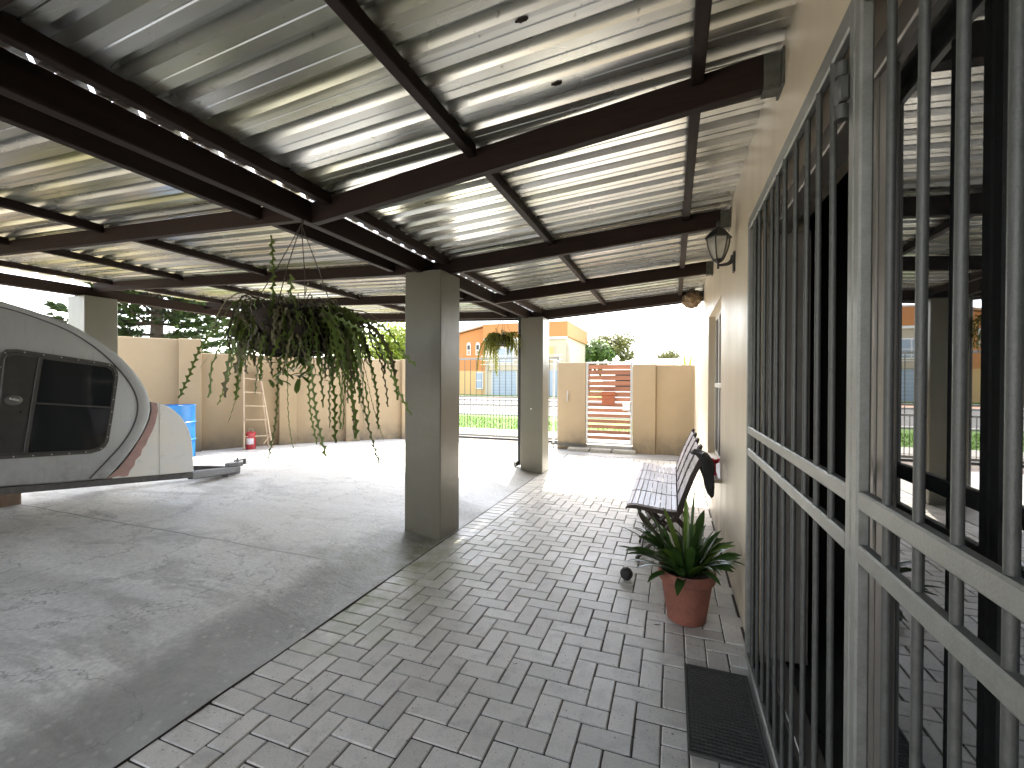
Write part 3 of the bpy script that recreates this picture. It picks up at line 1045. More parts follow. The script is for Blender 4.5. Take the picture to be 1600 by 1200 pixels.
MB().box(-2.36, -2.29, 9.105, 9.135, 1.80, 1.84, .003).build("cap_rail", MT['steel'], gp)
MB().box(-2.36, -2.29, 9.105, 9.135, .80, .84, .003).build("cap_rail", MT['steel'], gp)
MB().box(-2.36, -1.62, 8.82, 8.86, .10, .135, .003).build("bottom_rail", MT['galv_dull'], fw)

# ================================================================== CARAVAN
CX0, CX1 = -5.0, -6.6
cv = thing("caravan", "small grey rounded caravan in patchy primer with pale nose box", "caravan", (-5.8, .8, .07))
outline = [(1.892, .539), (2.283, .490), (2.585, .461), (2.661, .519), (2.735, .600), (2.794, .676), (2.868, .785), (2.923, .889), (2.962, .990), (2.981, 1.093), (2.975, 1.195),
           (2.946, 1.29), (2.892, 1.40), (2.822, 1.501), (2.748, 1.59), (2.662, 1.673), (2.513, 1.787), (2.40, 1.858), (2.286, 1.917), (2.081, 1.980), (1.896, 2.027), (1.55, 2.085), (1.1, 2.12), (.6, 2.11), (.1, 2.02),
           (-.3, 1.86), (-.6, 1.62), (-.78, 1.3), (-.82, 1.05), (-.78, .90), (-.70, .84)]
fX = lambda a, b, d: (d, a, b)
def smooth_loop(pts, k=2):
    for _ in range(k):
        q = []
        n = len(pts)
        for i in range(n):
            a, b = pts[i], pts[(i + 1) % n]
            q += [(a[0] * .75 + b[0] * .25, a[1] * .75 + b[1] * .25), (a[0] * .25 + b[0] * .75, a[1] * .25 + b[1] * .75)]
        pts = q
    return pts
ol = outline
n = len(ol)
cxm = sum(p[0] for p in ol) / n
czm = sum(p[1] for p in ol) / n
def inset(pts, d):
    out = []
    m = len(pts)
    for i in range(m):
        a, b, c = V((*pts[i - 1], 0)), V((*pts[i], 0)), V((*pts[(i + 1) % m], 0))
        t = (c - a).normalized()
        nrm = V((-t.y, t.x, 0))
        out.append((b.x + nrm.x * d, b.y + nrm.y * d))
    return out
in1 = inset(ol, .02)
rings = [(ol, CX0 - .055), (inset(ol, .004), CX0 - .028), (inset(ol, .014), CX0 - .009), (inset(ol, .030), CX0)]
body = MB()
vs, fs = [], []
allr = [(r, d) for r, d in reversed(rings)]
full = [(p, d) for p, d in allr] + [(r, (CX0 + CX1) - d) for r, d in rings]
for r, d in full:
    vs += [(d, a, b) for a, b in r]
for k in range(len(full) - 1):
    for i in range(n):
        j = (i + 1) % n
        fs.append((k * n + i, k * n + j, (k + 1) * n + j, (k + 1) * n + i))
fs.append(tuple(reversed(range(n))))
fs.append(tuple(range((len(full) - 1) * n, len(full) * n)))
body.add(vs, fs)
bodyo = body.build("body", MT['caravan'], cv, smooth=32)
# dark line of the pressed groove inside the edge, drawn as a proud tube
gr = [(1.4, 2.03), (1.896, 1.977), (2.12, 1.911), (2.329, 1.826), (2.513, 1.693), (2.662, 1.539), (2.794, 1.355), (2.861, 1.164), (2.832, .975), (2.74, .796), (2.585, .623), (2.464, .492)]
def crv(pts, k=2):
    for _ in range(k):
        q = [pts[0]]
        for a, b in zip(pts, pts[1:]):
            q += [(a[0] * .75 + b[0] * .25, a[1] * .75 + b[1] * .25), (a[0] * .25 + b[0] * .75, a[1] * .25 + b[1] * .75)]
        q.append(pts[-1])
        pts = q
    return pts
gc = crv(gr)
MB().tube([(CX0 - .001, a, b) for a, b in gc], .0075, 6).build("moulding", simple("groove_dark_line", (.07, .075, .08), .7, var=.2), cv, smooth=50)
# raised rim band between the moulding and the edge
edge = [(1.4, 2.085), (1.896, 2.012), (2.081, 1.967), (2.286, 1.902), (2.513, 1.774), (2.652, 1.662), (2.81, 1.491), (2.931, 1.285), (2.966, 1.093), (2.909, .895), (2.782, .684), (2.65, .529), (2.59, .475)]
ec = crv(edge)
rb = MB()
vs, fs = [], []
m_n = min(len(ec), len(gc))
def resample(pts, m):
    L = [0]
    for a, b in zip(pts, pts[1:]):
        L.append(L[-1] + math.dist(a, b))
    out = []
    for k in range(m):
        t = L[-1] * k / (m - 1)
        i = max(j for j in range(len(L)) if L[j] <= t + 1e-9)
        i = min(i, len(pts) - 2)
        u = (t - L[i]) / max(1e-9, L[i + 1] - L[i])
        out.append((pts[i][0] * (1 - u) + pts[i + 1][0] * u, pts[i][1] * (1 - u) + pts[i + 1][1] * u))
    return out
ea, ga = resample(ec, 48), resample(gc, 48)
for a, b in zip(ea, ga):
    vs += [(CX0 + .001, a[0], a[1]), (CX0 + .010, a[0] * .8 + b[0] * .2, a[1] * .8 + b[1] * .2), (CX0 + .009, a[0] * .15 + b[0] * .85, a[1] * .15 + b[1] * .85), (CX0 + .001, b[0], b[1])]
for k in range(47):
    for i in range(3):
        a = k * 4 + i
        fs.append((a, a + 4, a + 5, a + 1))
rb.add(vs, fs).build("rim", MT['caravan'], cv, smooth=40)
# nose box: quarter-round, pale filler, with a strip of pink primer along the joint
wp = [(2.640, .448), (2.70, .50), (2.80, .62), (2.90, .79), (2.975, .97), (3.00, 1.10), (2.985, 1.172), (3.053, 1.163), (3.146, 1.124), (3.215, 1.070), (3.276, 1.006), (3.325, .930), (3.364, .844), (3.392, .745), (3.405, .64), (3.412, .500), (3.412, .367), (2.993, .409)]
nb = MB()
nn = len(wp)
nrg = [(inset(wp, -.010), CX0 - .020), (inset(wp, -.005), CX0 - .026), (inset(wp, -.003), CX0 - .040), (wp, CX0 - .070)]
nfull = nrg + [(r, (CX0 + CX1) - d) for r, d in reversed(nrg)]
vs, fs = [], []
for r, d in nfull:
    vs += [(d, a, b) for a, b in r]
for k in range(len(nfull) - 1):
    for i in range(nn):
        j = (i + 1) % nn
        fs.append((k * nn + i, k * nn + j, (k + 1) * nn + j, (k + 1) * nn + i))
fs.append(tuple(reversed(range(nn))))
fs.append(tuple(range((len(nfull) - 1) * nn, len(nfull) * nn)))
nb.add(vs, fs)
nose = nb.build("nose_box", MT['nose'], cv, smooth=50, label="pale filler-coloured rounded box on the caravan's front")
pk = [(2.605, .462), (2.70, .545), (2.80, .672), (2.90, .84), (2.965, .98), (2.987, 1.10), (2.98, 1.168), (3.035, 1.158), (3.045, 1.08), (3.02, .95), (2.99, .87), (2.955, .80), (2.93, .735), (2.90, .70), (2.885, .64), (2.84, .60), (2.83, .55), (2.79, .50), (2.775, .455), (2.74, .452), (2.69, .468)]
MB().prism(pk, fX, CX0 - .019, CX0 - .016).build("primer_patch", MT['pink'], nose)
MB().box(CX0 - .0195, CX0 - .0165, 3.058, 3.062, .41, 1.15).build("seam", simple("seam_grey", (.62, .62, .60), .7), nose)
# window unit in the side: black rubber surround, tinted panes, door edge, latch
wo = [(1.83, .80), (1.85, .775), (1.893, .765), (2.464, .722), (2.536, .737), (2.575, .765), (2.602, .814), (2.636, 1.052), (2.680, 1.417), (2.677, 1.475), (2.655, 1.525), (2.611, 1.552), (2.285, 1.600), (1.985, 1.640), (1.93, 1.635), (1.895, 1.60), (1.880, 1.55)]
wu = MB().prism(wo, fX, CX0 - .01, CX0 + .014).build("window", MT['rubber'], cv)
w2 = [(1.865, .815), (2.005, .800), (2.105, 1.575), (1.975, 1.592), (1.93, 1.575), (1.912, 1.53)]
CG = simple("caravan_dark_panel", (.022, .022, .023), .35, var=.3, scale=18)
MB().prism(w2, fX, CX0 + .0145, CX0 + .018).build("panel", CG, wu)
w3 = [(2.05, .795), (2.455, .760), (2.525, .777), (2.562, .825), (2.598, 1.05), (2.640, 1.41), (2.628, 1.475), (2.59, 1.512), (2.145, 1.568)]
MB().prism(w3, fX, CX0 + .0145, CX0 + .0175).build("pane", MT['winglass'], wu)
RM = simple("grey_window_trim", (.035, .035, .035), .5, var=.3)
def loop_tube(pts, r):
    q = [(CX0 + .016, a, b) for a, b in pts]
    q.append(q[0])
    return MB().tube(q, r, 6, False)
loop_tube(inset(smooth_loop(wo, 1), .028), .006).build("trim", RM, wu, smooth=50)
MB().bar((CX0 + .018, 2.125, 1.585), (CX0 + .018, 2.030, .80), .010, .022, .003, V((0, 1, 0))).build("divider", RM, wu)
MB().bar((CX0 + .018, 2.09, 1.20), (CX0 + .018, 2.615, 1.135), .008, .016, .003).build("crossbar", RM, wu)
lt = MB()
lt.lathe([(.0, -.006), (.042, -.006), (.046, .002), (.034, .008), (.0, .004)], (0, 0, 0), 20)
for i, v_ in enumerate(lt.v):
    lt.v[i] = (CX0 + .02 + v_[2], 1.962 + v_[0] * 1.15, 1.23 + v_[1] * .9)
lt.build("latch", simple("latch_grey", (.09, .09, .09), .35), wu, smooth=50)
MB().bar((CX0 + .032, 1.935, 1.245), (CX0 + .032, 1.99, 1.225), .008, .016, .002).build("handle", simple("latch_metal", (.45, .47, .46), .3, .7), wu)
sq = resample(inset(smooth_loop(wo, 1), .014) + [inset(smooth_loop(wo, 1), .014)[0]], 27)[:-1]
sme = MB().lathe([(.0, .004), (.004, .003), (.0055, 0), (.0, -.001)], (0, 0, 0), 8).mesh("screw", MT['steel'], 50)
for a, b in sq:
    o = link("screw", sme, wu)
    o.location = (CX0 + .0145, a, b)
    o.rotation_euler = (0, R_(90), 0)
for a, b in resample([((p[0] * .5 + q[0] * .5), (p[1] * .5 + q[1] * .5)) for p, q in zip(ea, ga)], 22)[2:-1]:
    o = link("rivet", sme, cv)
    o.matrix_parent_inverse = Matrix.Translation(cv.location).inverted()
    o.location = (CX0 + .0095, a, b)
    o.rotation_euler = (0, R_(90), 0)
# chassis, drawbar, wheel, prop block
ch = MB()
for xx in (CX0 - .06, CX1 + .06):
    ch.bar((xx, -.65, .79), (xx, 3.41, .335), .05, .06, .004)
ch.bar((CX0 - .06, 3.40, .325), (-5.78, 4.50, .14), .05, .075, .004)
ch.bar((CX1 + .06, 3.40, .325), (-5.82, 4.50, .14), .05, .075, .004)
ch.bar((CX0 - .06, 2.0, .485), (CX1 + .06, 2.0, .485), .05, .05, .004)
ch.build("chassis", simple("chassis_steel", (.10, .10, .10), .6, .3, .4, 20, .3), cv)
db = MB()
db.bar((-5.8, 3.9, .175), (-5.8, 4.56, .125), .10, .10, .008)
db.bar((-5.8, 4.38, .215), (-5.8, 4.62, .20), .07, .06, .012)
db.tube([(-5.8, 4.55, .20), (-5.8, 4.55, .30)], .014, 8)
db.bar((-5.8, 4.50, .255), (-5.8, 4.66, .26), .03, .022, .004)
db.tube([(-5.8, 4.66, .19), (-5.8, 4.66, .27)], .022, 10)
db.tube([(-5.72, 4.3, .19), (-5.72, 4.38, .24), (-5.72, 4.48, .24)], .012, 8)
db.box(-5.86, -5.74, 4.35, 4.47, .06, .10, .006)
db.build("drawbar", simple("drawbar_steel", (.16, .16, .165), .5, .4, .3, 20, .2), cv)
wh = MB()
wpf = [(.12, -.09), (.22, -.09), (.285, -.075), (.305, -.04), (.305, .04), (.285, .075), (.22, .09), (.12, .09)]
wh.lathe(wpf, (0, 0, 0), 32)
wme = wh.mesh("wheel", MT['rubber'], 40)
hub = MB().lathe([(.0, -.075), (.09, -.075), (.14, -.055), (.2, -.07), (.2, .07), (.0, .07)], (0, 0, 0), 24).mesh("rim", MT['galv_dull'], 40)
for xx in (CX0 - .13, CX1 + .13):
    o = link("wheel", wme, cv)
    o.matrix_parent_inverse = Matrix.Translation(cv.location).inverted()
    o.location = (xx, .75, .375)
    o.rotation_euler = (0, R_(90), 0)
    h2 = link("hub", hub)
    h2.parent = o
    # dark arch over the wheel
arch = [(.36, .63)] + [(.75 + .37 * math.cos(a), .40 + .37 * math.sin(a)) for a in [math.pi * (1 - k / 12) for k in range(13)]] + [(1.14, .60)]
MB().prism(arch, fX, CX0 - .0, CX0 + .004).build("wheel_arch", MT['black'], cv)
pb = thing("prop_block", "weathered block propping up the caravan's underside at the left edge", "block", (-6.6, 2.5, .07))
MB().box(-6.72, -6.50, 2.36, 2.62, .072, .26, .006).build("block", simple("old_block", (.24, .17, .12), .9, var=.35, scale=10, bump=.4), pb)
MB().box(-6.74, -6.46, 2.20, 2.64, .262, .345, .006).build("plank", simple("old_plank", (.12, .10, .085), .9, var=.35, scale=10), pb)

# ================================================================== DRUM, LADDER, TIN
dc = (-8.0, 5.12)
dr = thing("drum", "blue steel drum standing behind the caravan's pale nose", "drum", (dc[0], dc[1], SL))
pf = [(.0, .0), (.285, .0), (.29, .01), (.285, .02), (.285, .28), (.297, .29), (.297, .305), (.285, .315), (.285, .58), (.297, .59), (.297, .605), (.285, .615), (.285, .86), (.292, .875), (.292, .89), (.28, .89), (.28, .87), (.0, .87)]
MB().lathe(pf, (dc[0], dc[1], SL + .005), 40).build("barrel", MT['blue'], dr, smooth=35)
MB().tube([(dc[0] + .15, dc[1], SL + .875), (dc[0] + .15, dc[1], SL + .895)], .035, 12).build("bung", MT['steel'], dr)

ld = thing("stepladder", "weathered wooden stepladder leaning against the tan boundary wall", "ladder", wpt(.86, .3, SL))
zb = SL
fa, fb = wpt(.62, .42, zb), wpt(1.10, .42, zb)
ta, tb = wpt(.66, .06, 1.64), wpt(.93, .06, 1.60)
MB().bar(fa, ta, .024, .055, .003, m_).build("side_rail", MT['ladder'], ld)
MB().bar(fb, tb, .024, .055, .003, m_).build("side_rail", MT['ladder'], ld)
for u in (.16, .36, .53, .70, .87):
    MB().bar(fa.lerp(ta, u), fb.lerp(tb, u), .06, .02, .002).build("tread", MT['ladder'], ld)
MB().bar(fa.lerp(ta, .16), fa.lerp(fb, .3).lerp(ta.lerp(tb, .3), .04), .012, .02).build("brace", MT['ladder'], ld)
MB().bar(fb.lerp(tb, .16), fa.lerp(fb, .7).lerp(ta.lerp(tb, .7), .06), .012, .02).build("brace", MT['ladder'], ld)
MB().bar(wpt(.64, .24, zb), ta + V((0, 0, -.06)), .02, .045, .002, m_).build("rear_leg", MT['ladder'], ld)
MB().bar(wpt(1.06, .24, zb), tb + V((0, 0, -.06)), .02, .045, .002, m_).build("rear_leg", MT['ladder'], ld)

tc = wpt(.745, .33, SL)
tn = thing("tin", "red round tin with pale label under the stepladder", "tin", tc)
MB().lathe([(.0, 0), (.085, 0), (.088, .008), (.085, .016), (.085, .30), (.088, .31), (.085, .32), (.06, .335), (.0, .34)], tc, 28).build("can", MT['red'], tn, smooth=35)
lb = MB()
vs, fs = [], []
for k in range(13):
    a = R_(-110 + 8.5 * k)
    for zz in (.10, .215):
        vs.append((tc.x + .0866 * math.cos(a), tc.y + .0866 * math.sin(a), tc.z + zz))
for k in range(12):
    fs.append((2 * k, 2 * k + 2, 2 * k + 3, 2 * k + 1))
lb.add(vs, fs).build("label", simple("tin_label", (.55, .52, .58), .5, var=.25, scale=18), tn)
MB().tube([(tc.x - .07, tc.y, tc.z + .33), (tc.x - .04, tc.y, tc.z + .39), (tc.x + .04, tc.y, tc.z + .39), (tc.x + .07, tc.y, tc.z + .33)], .004, 6).build("handle", MT['steel'], tn)

# ================================================================== CHAIRS
def chair(y0, label):
    t = thing("folding_chair", label, "chair", (-.1, y0 + .22, 0), "slatted chairs lined up along the house wall")
    W = .435
    seat = [(-.345, .418), (-.33, .432), (-.27, .440), (-.18, .432), (-.08, .420), (.0, .415), (.045, .418)]
    def sz(x):
        for (a, b), (c, d) in zip(seat, seat[1:]):
            if a <= x <= c:
                return b + (d - b) * (x - a) / (c - a)
        return seat[-1][1]
    for yy in (y0, y0 + W - .024):
        sp = [(a, b - .008) for a, b in seat] + [(a, b - .036 + .012 * max(0, (-.25 - a) / .1)) for a, b in reversed(seat)]
        MB().prism(sp, lambda a, b, d: (a, d, b), yy, yy + .024).build("side_rail", MT['chairdark'], t)
    for k in range(9):
        x = -.335 + k * .0415
        sl_ = math.atan2(sz(x + .03) - sz(x), .03)
        M = Matrix.Translation((x + .018, y0 + W / 2, sz(x + .018) + .003)) @ Matrix.Rotation(-sl_, 4, 'Y')
        MB().obox(M, (.0196, W / 2 + .002, .008), .0025).build("seat_slat", MT['chairwood'], t)
    bp_ = [(-.01, .33), (.03, .42), (.075, .55), (.125, .69), (.175, .80), (.205, .862), (.222, .876), (.236, .866), (.232, .845), (.20, .775), (.155, .665), (.11, .54), (.075, .42), (.03, .33)]
    for yy in (y0 + .004, y0 + W - .030):
        MB().prism(bp_, lambda a, b, d: (a, d, b), yy, yy + .026).build("back_stile", MT['chairdark'], t)
    spine = [(.062, .47), (.083, .53), (.104, .59), (.126, .65), (.150, .71), (.175, .765), (.197, .815)]
    for a, b in spine:
        M = Matrix.Translation((a - .002, y0 + W / 2, b)) @ Matrix.Rotation(R_(22), 4, 'Y')
        MB().obox(M, (.008, W / 2 - .032, .0285), .0025).build("back_slat", MT['chairwood'], t)
    for yy in (y0 + .032, y0 + W - .056):
        l1 = crv([(-.245, .405), (-.235, .34), (-.17, .26), (-.06, .17), (.06, .08), (.12, .0)], 2)
        MB().tube([(a, yy + .012, max(b, .012)) for a, b in l1], .0145, 8).build("leg", MT['chairdark'], t, smooth=50)
    for yy in (y0 + .010, y0 + W - .034):
        l2 = crv([(.04, .40), (-.02, .30), (-.10, .19), (-.20, .09), (-.27, .0)], 2)
        MB().tube([(a, yy + .010, max(b, .012)) for a, b in l2], .0145, 8).build("leg", MT['chairdark'], t, smooth=50)
    MB().tube([(.095, y0 + .02, .035), (.095, y0 + W - .03, .035)], .010, 8).build("stretcher", MT['chairdark'], t)
    MB().tube([(-.235, y0 + .02, .045), (-.235, y0 + W - .02, .045)], .010, 8).build("stretcher", MT['chairdark'], t)
    return t
for y0, lb_ in ((3.57, "slatted folding chair nearest the potted plant, dark cloth over its back"), (4.035, "slatted folding chair second from the potted plant"),
                (4.495, "slatted folding chair third from the potted plant, under the window"), (4.955, "slatted folding chair farthest from the potted plant, end of the row")):
    chair(y0, lb_)

# dark jacket hung over the near chair's back corner
jk = MB()
vs, fs = [], []
nu_, nv_ = 12, 16
for j in range(nv_ + 1):
    v_ = j / nv_
    for i in range(nu_):
        a = 2 * math.pi * i / nu_
        if v_ < .35:
            u = v_ / .35
            cx, cz = .17 + .09 * u, .865 + .035 * math.sin(math.pi * u) - .02 * u
            rx, ry = .03 + .04 * u, .06 + .08 * math.sin(u * 1.57)
        else:
            u = (v_ - .35) / .65
            cx, cz = .262 + .045 * u, .845 - .30 * u
            rx, ry = .065 - .04 * u ** 2, .13 - .05 * u
        if j in (0, nv_):
            rx, ry = .004, .01
        f = 1 + .30 * noise.noise(V((math.cos(a) * 2.0, math.sin(a) * 2.0, v_ * 5)))
        vs.append((cx - .028 + rx * f * math.cos(a) * .8, 3.66 + ry * f * math.sin(a), cz - .022 + .012 * noise.noise(V((a, v_ * 6, 2)))))
for j in range(nv_):
    for i in range(nu_):
        a, b = j * nu_ + i, j * nu_ + (i + 1) % nu_
        fs.append((a, b, b + nu_, a + nu_))
jk.add(vs, fs)
tag(jk.build("jacket", MT['jacket'], smooth=60), "crumpled black jacket hanging over the back of the nearest chair", "jacket")

# red fabric flower on the window sill
fl = thing("flower_ornament", "small red fabric flower standing on the window sill", "ornament", (.36, 4.27, .575))
for k in range(9):
    a = k * .698
    m = MB()
    c = V((.352, 4.27, .675))
    d = V((math.cos(a), math.sin(a), .5 + .3 * (k % 2))).normalized()
    s_ = d.cross(V((0, 0, 1))).normalized()
    e = c + d * .058
    m.add([c - s_ * .006, c + s_ * .006, e + s_ * .024 + V((0, 0, .004)), e + d * .016, e - s_ * .024 + V((0, 0, .004))], [(0, 1, 2, 3, 4)])
    m.build("petal", MT['flower'], fl)
MB().tube([(.352, 4.27, .575), (.350, 4.27, .62), (.352, 4.27, .685)], [.020, .012, .010], 8).build("stem", MT['flower'], fl)

# ================================================================== POTTED PLANT
PC = V((.082, 2.80, 0))
pt = thing("potted_plant", "terracotta pot of dark strap-leaved plant standing beside the house wall", "potted plant", PC)
pot = [(.0, .002), (.100, .002), (.107, .008), (.142, .235), (.153, .238), (.158, .245), (.161, .292), (.158, .300), (.150, .300), (.146, .29), (.138, .245), (.0, .245)]
MB().lathe(pot, PC, 44).build("pot", MT['terracotta'], pt, smooth=30)
so = MB()
so.lathe([(.0, .262), (.06, .268), (.11, .262), (.139, .255)], PC, 24, close=False)
so.build("soil", MT['soil'], pt, smooth=60)
def strap(c, az, el, L, w, droop, twist=0.):
    """one arching strap leaf with a shallow fold"""
    n = 9
    p = V(c)
    d = V((math.cos(az) * math.cos(el), math.sin(az) * math.cos(el), math.sin(el)))
    m = MB()
    vs, fs = [], []
    for i in range(n + 1):
        t = i / n
        side = d.cross(V((0, 0, 1)))
        if side.length < .05:
            side = V((-math.sin(az), math.cos(az), 0))
        side.normalize()
        side = Matrix.Rotation(twist * t, 3, d) @ side
        up = side.cross(d).normalized()
        ww = w * (.55 + .45 * math.sin(min(1, t * 1.7) * 1.57)) * (1 if t < .72 else max(.06, math.cos((t - .72) / .28 * 1.5)))
        vs += [p - side * ww + up * ww * .35, p, p + side * ww + up * ww * .35]
        p = p + d * (L / n)
        d = (d + V((0, 0, -droop * (.3 + 1.2 * t)))).normalized()
    for i in range(n):
        a = i * 3
        fs += [(a, a + 3, a + 4, a + 1), (a + 1, a + 4, a + 5, a + 2)]
    return m.add(vs, fs)
lr = random.Random(21)
for i in range(66):
    az = lr.uniform(0, 6.283)
    rad = lr.uniform(0.01, .09)
    c = PC + V((rad * math.cos(az), rad * math.sin(az), .25))
    el = R_(lr.choice([lr.uniform(15, 40), lr.uniform(35, 60), lr.uniform(55, 78)]))
    L = lr.uniform(.27, .44)
    if math.cos(az) > .45:
        L = min(L, .31)
        el = max(el, R_(48))
    mt = MT['clivia2'] if i in (3, 11, 17, 29) else MT['clivia']
    strap(c, az, el, L, lr.uniform(.0165, .0255), lr.uniform(.09, .19), lr.uniform(-.7, .7)).build("leaf", mt, pt, smooth=60)
for az, el, L, w_, dr_, tw, mt in ((2.9, R_(38), .47, .014, .085, .3, 'clivia'), (3.35, R_(30), .42, .015, .07, -.2, 'clivia'), (1.6, R_(80), .44, .016, .02, .2, 'clivia2'), (.9, R_(84), .50, .010, .0, 0, 'clivia'), (.35, R_(48), .33, .017, .10, .3, 'clivia'), (-.3, R_(45), .34, .010, .17, .3, 'clivia'),
                                   (3.6, R_(24), .30, .030, .10, .2, 'clivia'), (2.2, R_(62), .40, .022, .06, .2, 'clivia2'), (3.9, R_(20), .28, .028, .14, .1, 'clivia'), (2.5, R_(55), .42, .024, .10, .4, 'clivia'), (-1.0, R_(35), .30, .020, .16, .2, 'clivia'), (-2.2, R_(52), .34, .024, .12, .4, 'clivia2')):
    strap(PC + V((.02 * math.cos(az), .02 * math.sin(az), .26)), az, el, L, w_, dr_, tw).build("leaf", MT[mt], pt, smooth=60)

# rubber ball
bl = MB()
vs, fs = [], []
for j in range(15):
    th = math.pi * j / 14
    for i in range(24):
        ph = 2 * math.pi * i / 24
        d = V((math.sin(th) * math.cos(ph), math.sin(th) * math.sin(ph), math.cos(th)))
        r = .044 * (1 + .05 * noise.noise(d * 5) - .10 * max(0, noise.noise(d * 4 + V((3, 1, 2)))))
        vs.append((-.300 + d.x * r, 3.20 + d.y * r, .044 + d.z * r))
for j in range(14):
    for i in range(24):
        a, b = j * 24 + i, j * 24 + (i + 1) % 24
        fs.append((a, a + 24, b + 24, b))
bl.add(vs, fs)
tag(bl.build("ball", simple("chewed_rubber", (.025, .022, .022), .7, var=.6, scale=60, bump=.6, bscale=90), smooth=80), "small chewed black rubber ball on the paving left of the pot", "ball")

# doormat
dm = thing("doormat", "black ribbed rubber doormat in front of the barred doorway", "doormat", (.21, 2.05, 0))
mx0, mx1, my0, my1 = .060, .338, 1.775, 2.332
MB().box(mx0, mx1, my0, my1, .001, .0065, .002).build("mat_base", MT['rubber'], dm)
ed = MB()
ed.box(mx0, mx1, my0, my0 + .012, .0066, .014, .002)
ed.box(mx0, mx1, my1 - .012, my1, .0066, .014, .002)
ed.box(mx0, mx0 + .012, my0 + .012, my1 - .012, .0066, .014, .002)
ed.box(mx1 - .012, mx1, my0 + .012, my1 - .012, .0066, .014, .002)
ed.build("border", MT['rubber'], dm)
rb = MB()
y = my0 + .022
while y < my1 - .018:
    rb.box(mx0 + .014, mx1 - .014, y, y + .007, .0066, .0150)
    y += .0185
x = mx0 + .022
while x < mx1 - .018:
    rb.box(x, x + .004, my0 + .014, my1 - .014, .0066, .0125)
    x += .0150
rb.build("ribs", MT['rubber'], dm, kind="stuff")

# dead leaves on the paving
for i, (x, y, a, s_) in enumerate(((-.075, 2.66, .3, .024), (.005, 2.60, 1.9, .009), (-.05, 2.86, 1.2, .009), (-.72, 2.05, .8, .010))):
    m = MB()
    pts = [(-1, 0), (-.4, .22), (.3, .2), (1, .0), (.3, -.18), (-.4, -.2)]
    m.add([(x + s_ * (u * math.cos(a) - v_ * math.sin(a)), y + s_ * (u * math.sin(a) + v_ * math.cos(a)), .004 + .10 * s_ * (abs(u) + abs(v_))) for u, v_ in pts] + [(x, y, .003)],
          [(0, 1, 6), (1, 2, 6), (2, 3, 6), (3, 4, 6), (4, 5, 6), (5, 0, 6)])
    tag(m.build("fallen_leaf", MT['deadleaf']), ("curled dark dead leaf on the paving just left of the pot", "tiny dark leaf scrap on the paving in front of the pot", "tiny dark scrap on the paving between ball and pot", "tiny dark scrap out on the open paving")[i], "leaf", "leaf scraps on the paving")

# ================================================================== WALL LAMP
LC = V((.283, 3.30, 0))
lp = thing("wall_lamp", "black six-sided lantern on a curved arm fixed to the house wall", "lamp", (WX, 3.30, 2.19))
def hexring(r, z, n=6, ph=.2):
    return [(LC.x + r * math.cos(2 * math.pi * k / n + ph), LC.y + r * math.sin(2 * math.pi * k / n + ph), z) for k in range(n)]
def hexloft(lv, cap=True):
    m = MB()
    vs = [v for r, z in lv for v in hexring(r, z)]
    fs = []
    for j in range(len(lv) - 1):
        for k in range(6):
            a, b = j * 6 + k, j * 6 + (k + 1) % 6
            fs.append((a, b, b + 6, a + 6))
    if cap:
        fs.append(tuple(reversed(range(6))))
        fs.append(tuple(range((len(lv) - 1) * 6, len(lv) * 6)))
    return m.add(vs, fs)
hexloft([(.086, 2.372), (.088, 2.380), (.078, 2.392), (.05, 2.422), (.022, 2.446), (.012, 2.452)]).build("lamp_roof", MT['black'], lp)
MB().lathe([(.008, 2.448), (.013, 2.458), (.006, 2.466), (.012, 2.474), (.004, 2.492)], (LC.x, LC.y, 0), 12).build("finial", MT['black'], lp, smooth=50)
GLV = [(.030, 2.228), (.046, 2.262), (.061, 2.305), (.069, 2.345), (.071, 2.372)]
hexloft(GLV, False).build("glass", MT['lampglass'], lp)
for k in range(6):
    a = 2 * math.pi * k / 6 + .2
    MB().tube([(LC.x + (r + .002) * math.cos(a), LC.y + (r + .002) * math.sin(a), z) for r, z in GLV], .0048, 6).build("rib", MT['black'], lp)
hexloft([(.010, 2.205), (.022, 2.212), (.034, 2.226), (.036, 2.232)]).build("cup", MT['black'], lp)
MB().tube([(LC.x, LC.y, 2.168), (LC.x, LC.y, 2.21)], .007, 8).build("stem", MT['black'], lp)
arm = crv([(LC.x, 2.192), (.31, 2.192), (.345, 2.196), (.367, 2.215), (.378, 2.245)], 2)
MB().tube([(a, LC.y, b) for a, b in arm], [.009 + .014 * (i / len(arm)) ** 2 for i in range(len(arm))], 10).build("arm", MT['black'], lp, smooth=50)
MB().obox(Matrix.Translation((WX - .007, LC.y, 2.205)), (.006, .033, .068), .004).build("backplate", MT['black'], lp)
MB().tube([(LC.x, LC.y, 2.25), (LC.x, LC.y, 2.27), (LC.x, LC.y, 2.29), (LC.x, LC.y, 2.33), (LC.x, LC.y, 2.345)], [.012, .014, .024, .026, .01], 12).build("bulb", MT['white'], lp, smooth=60)

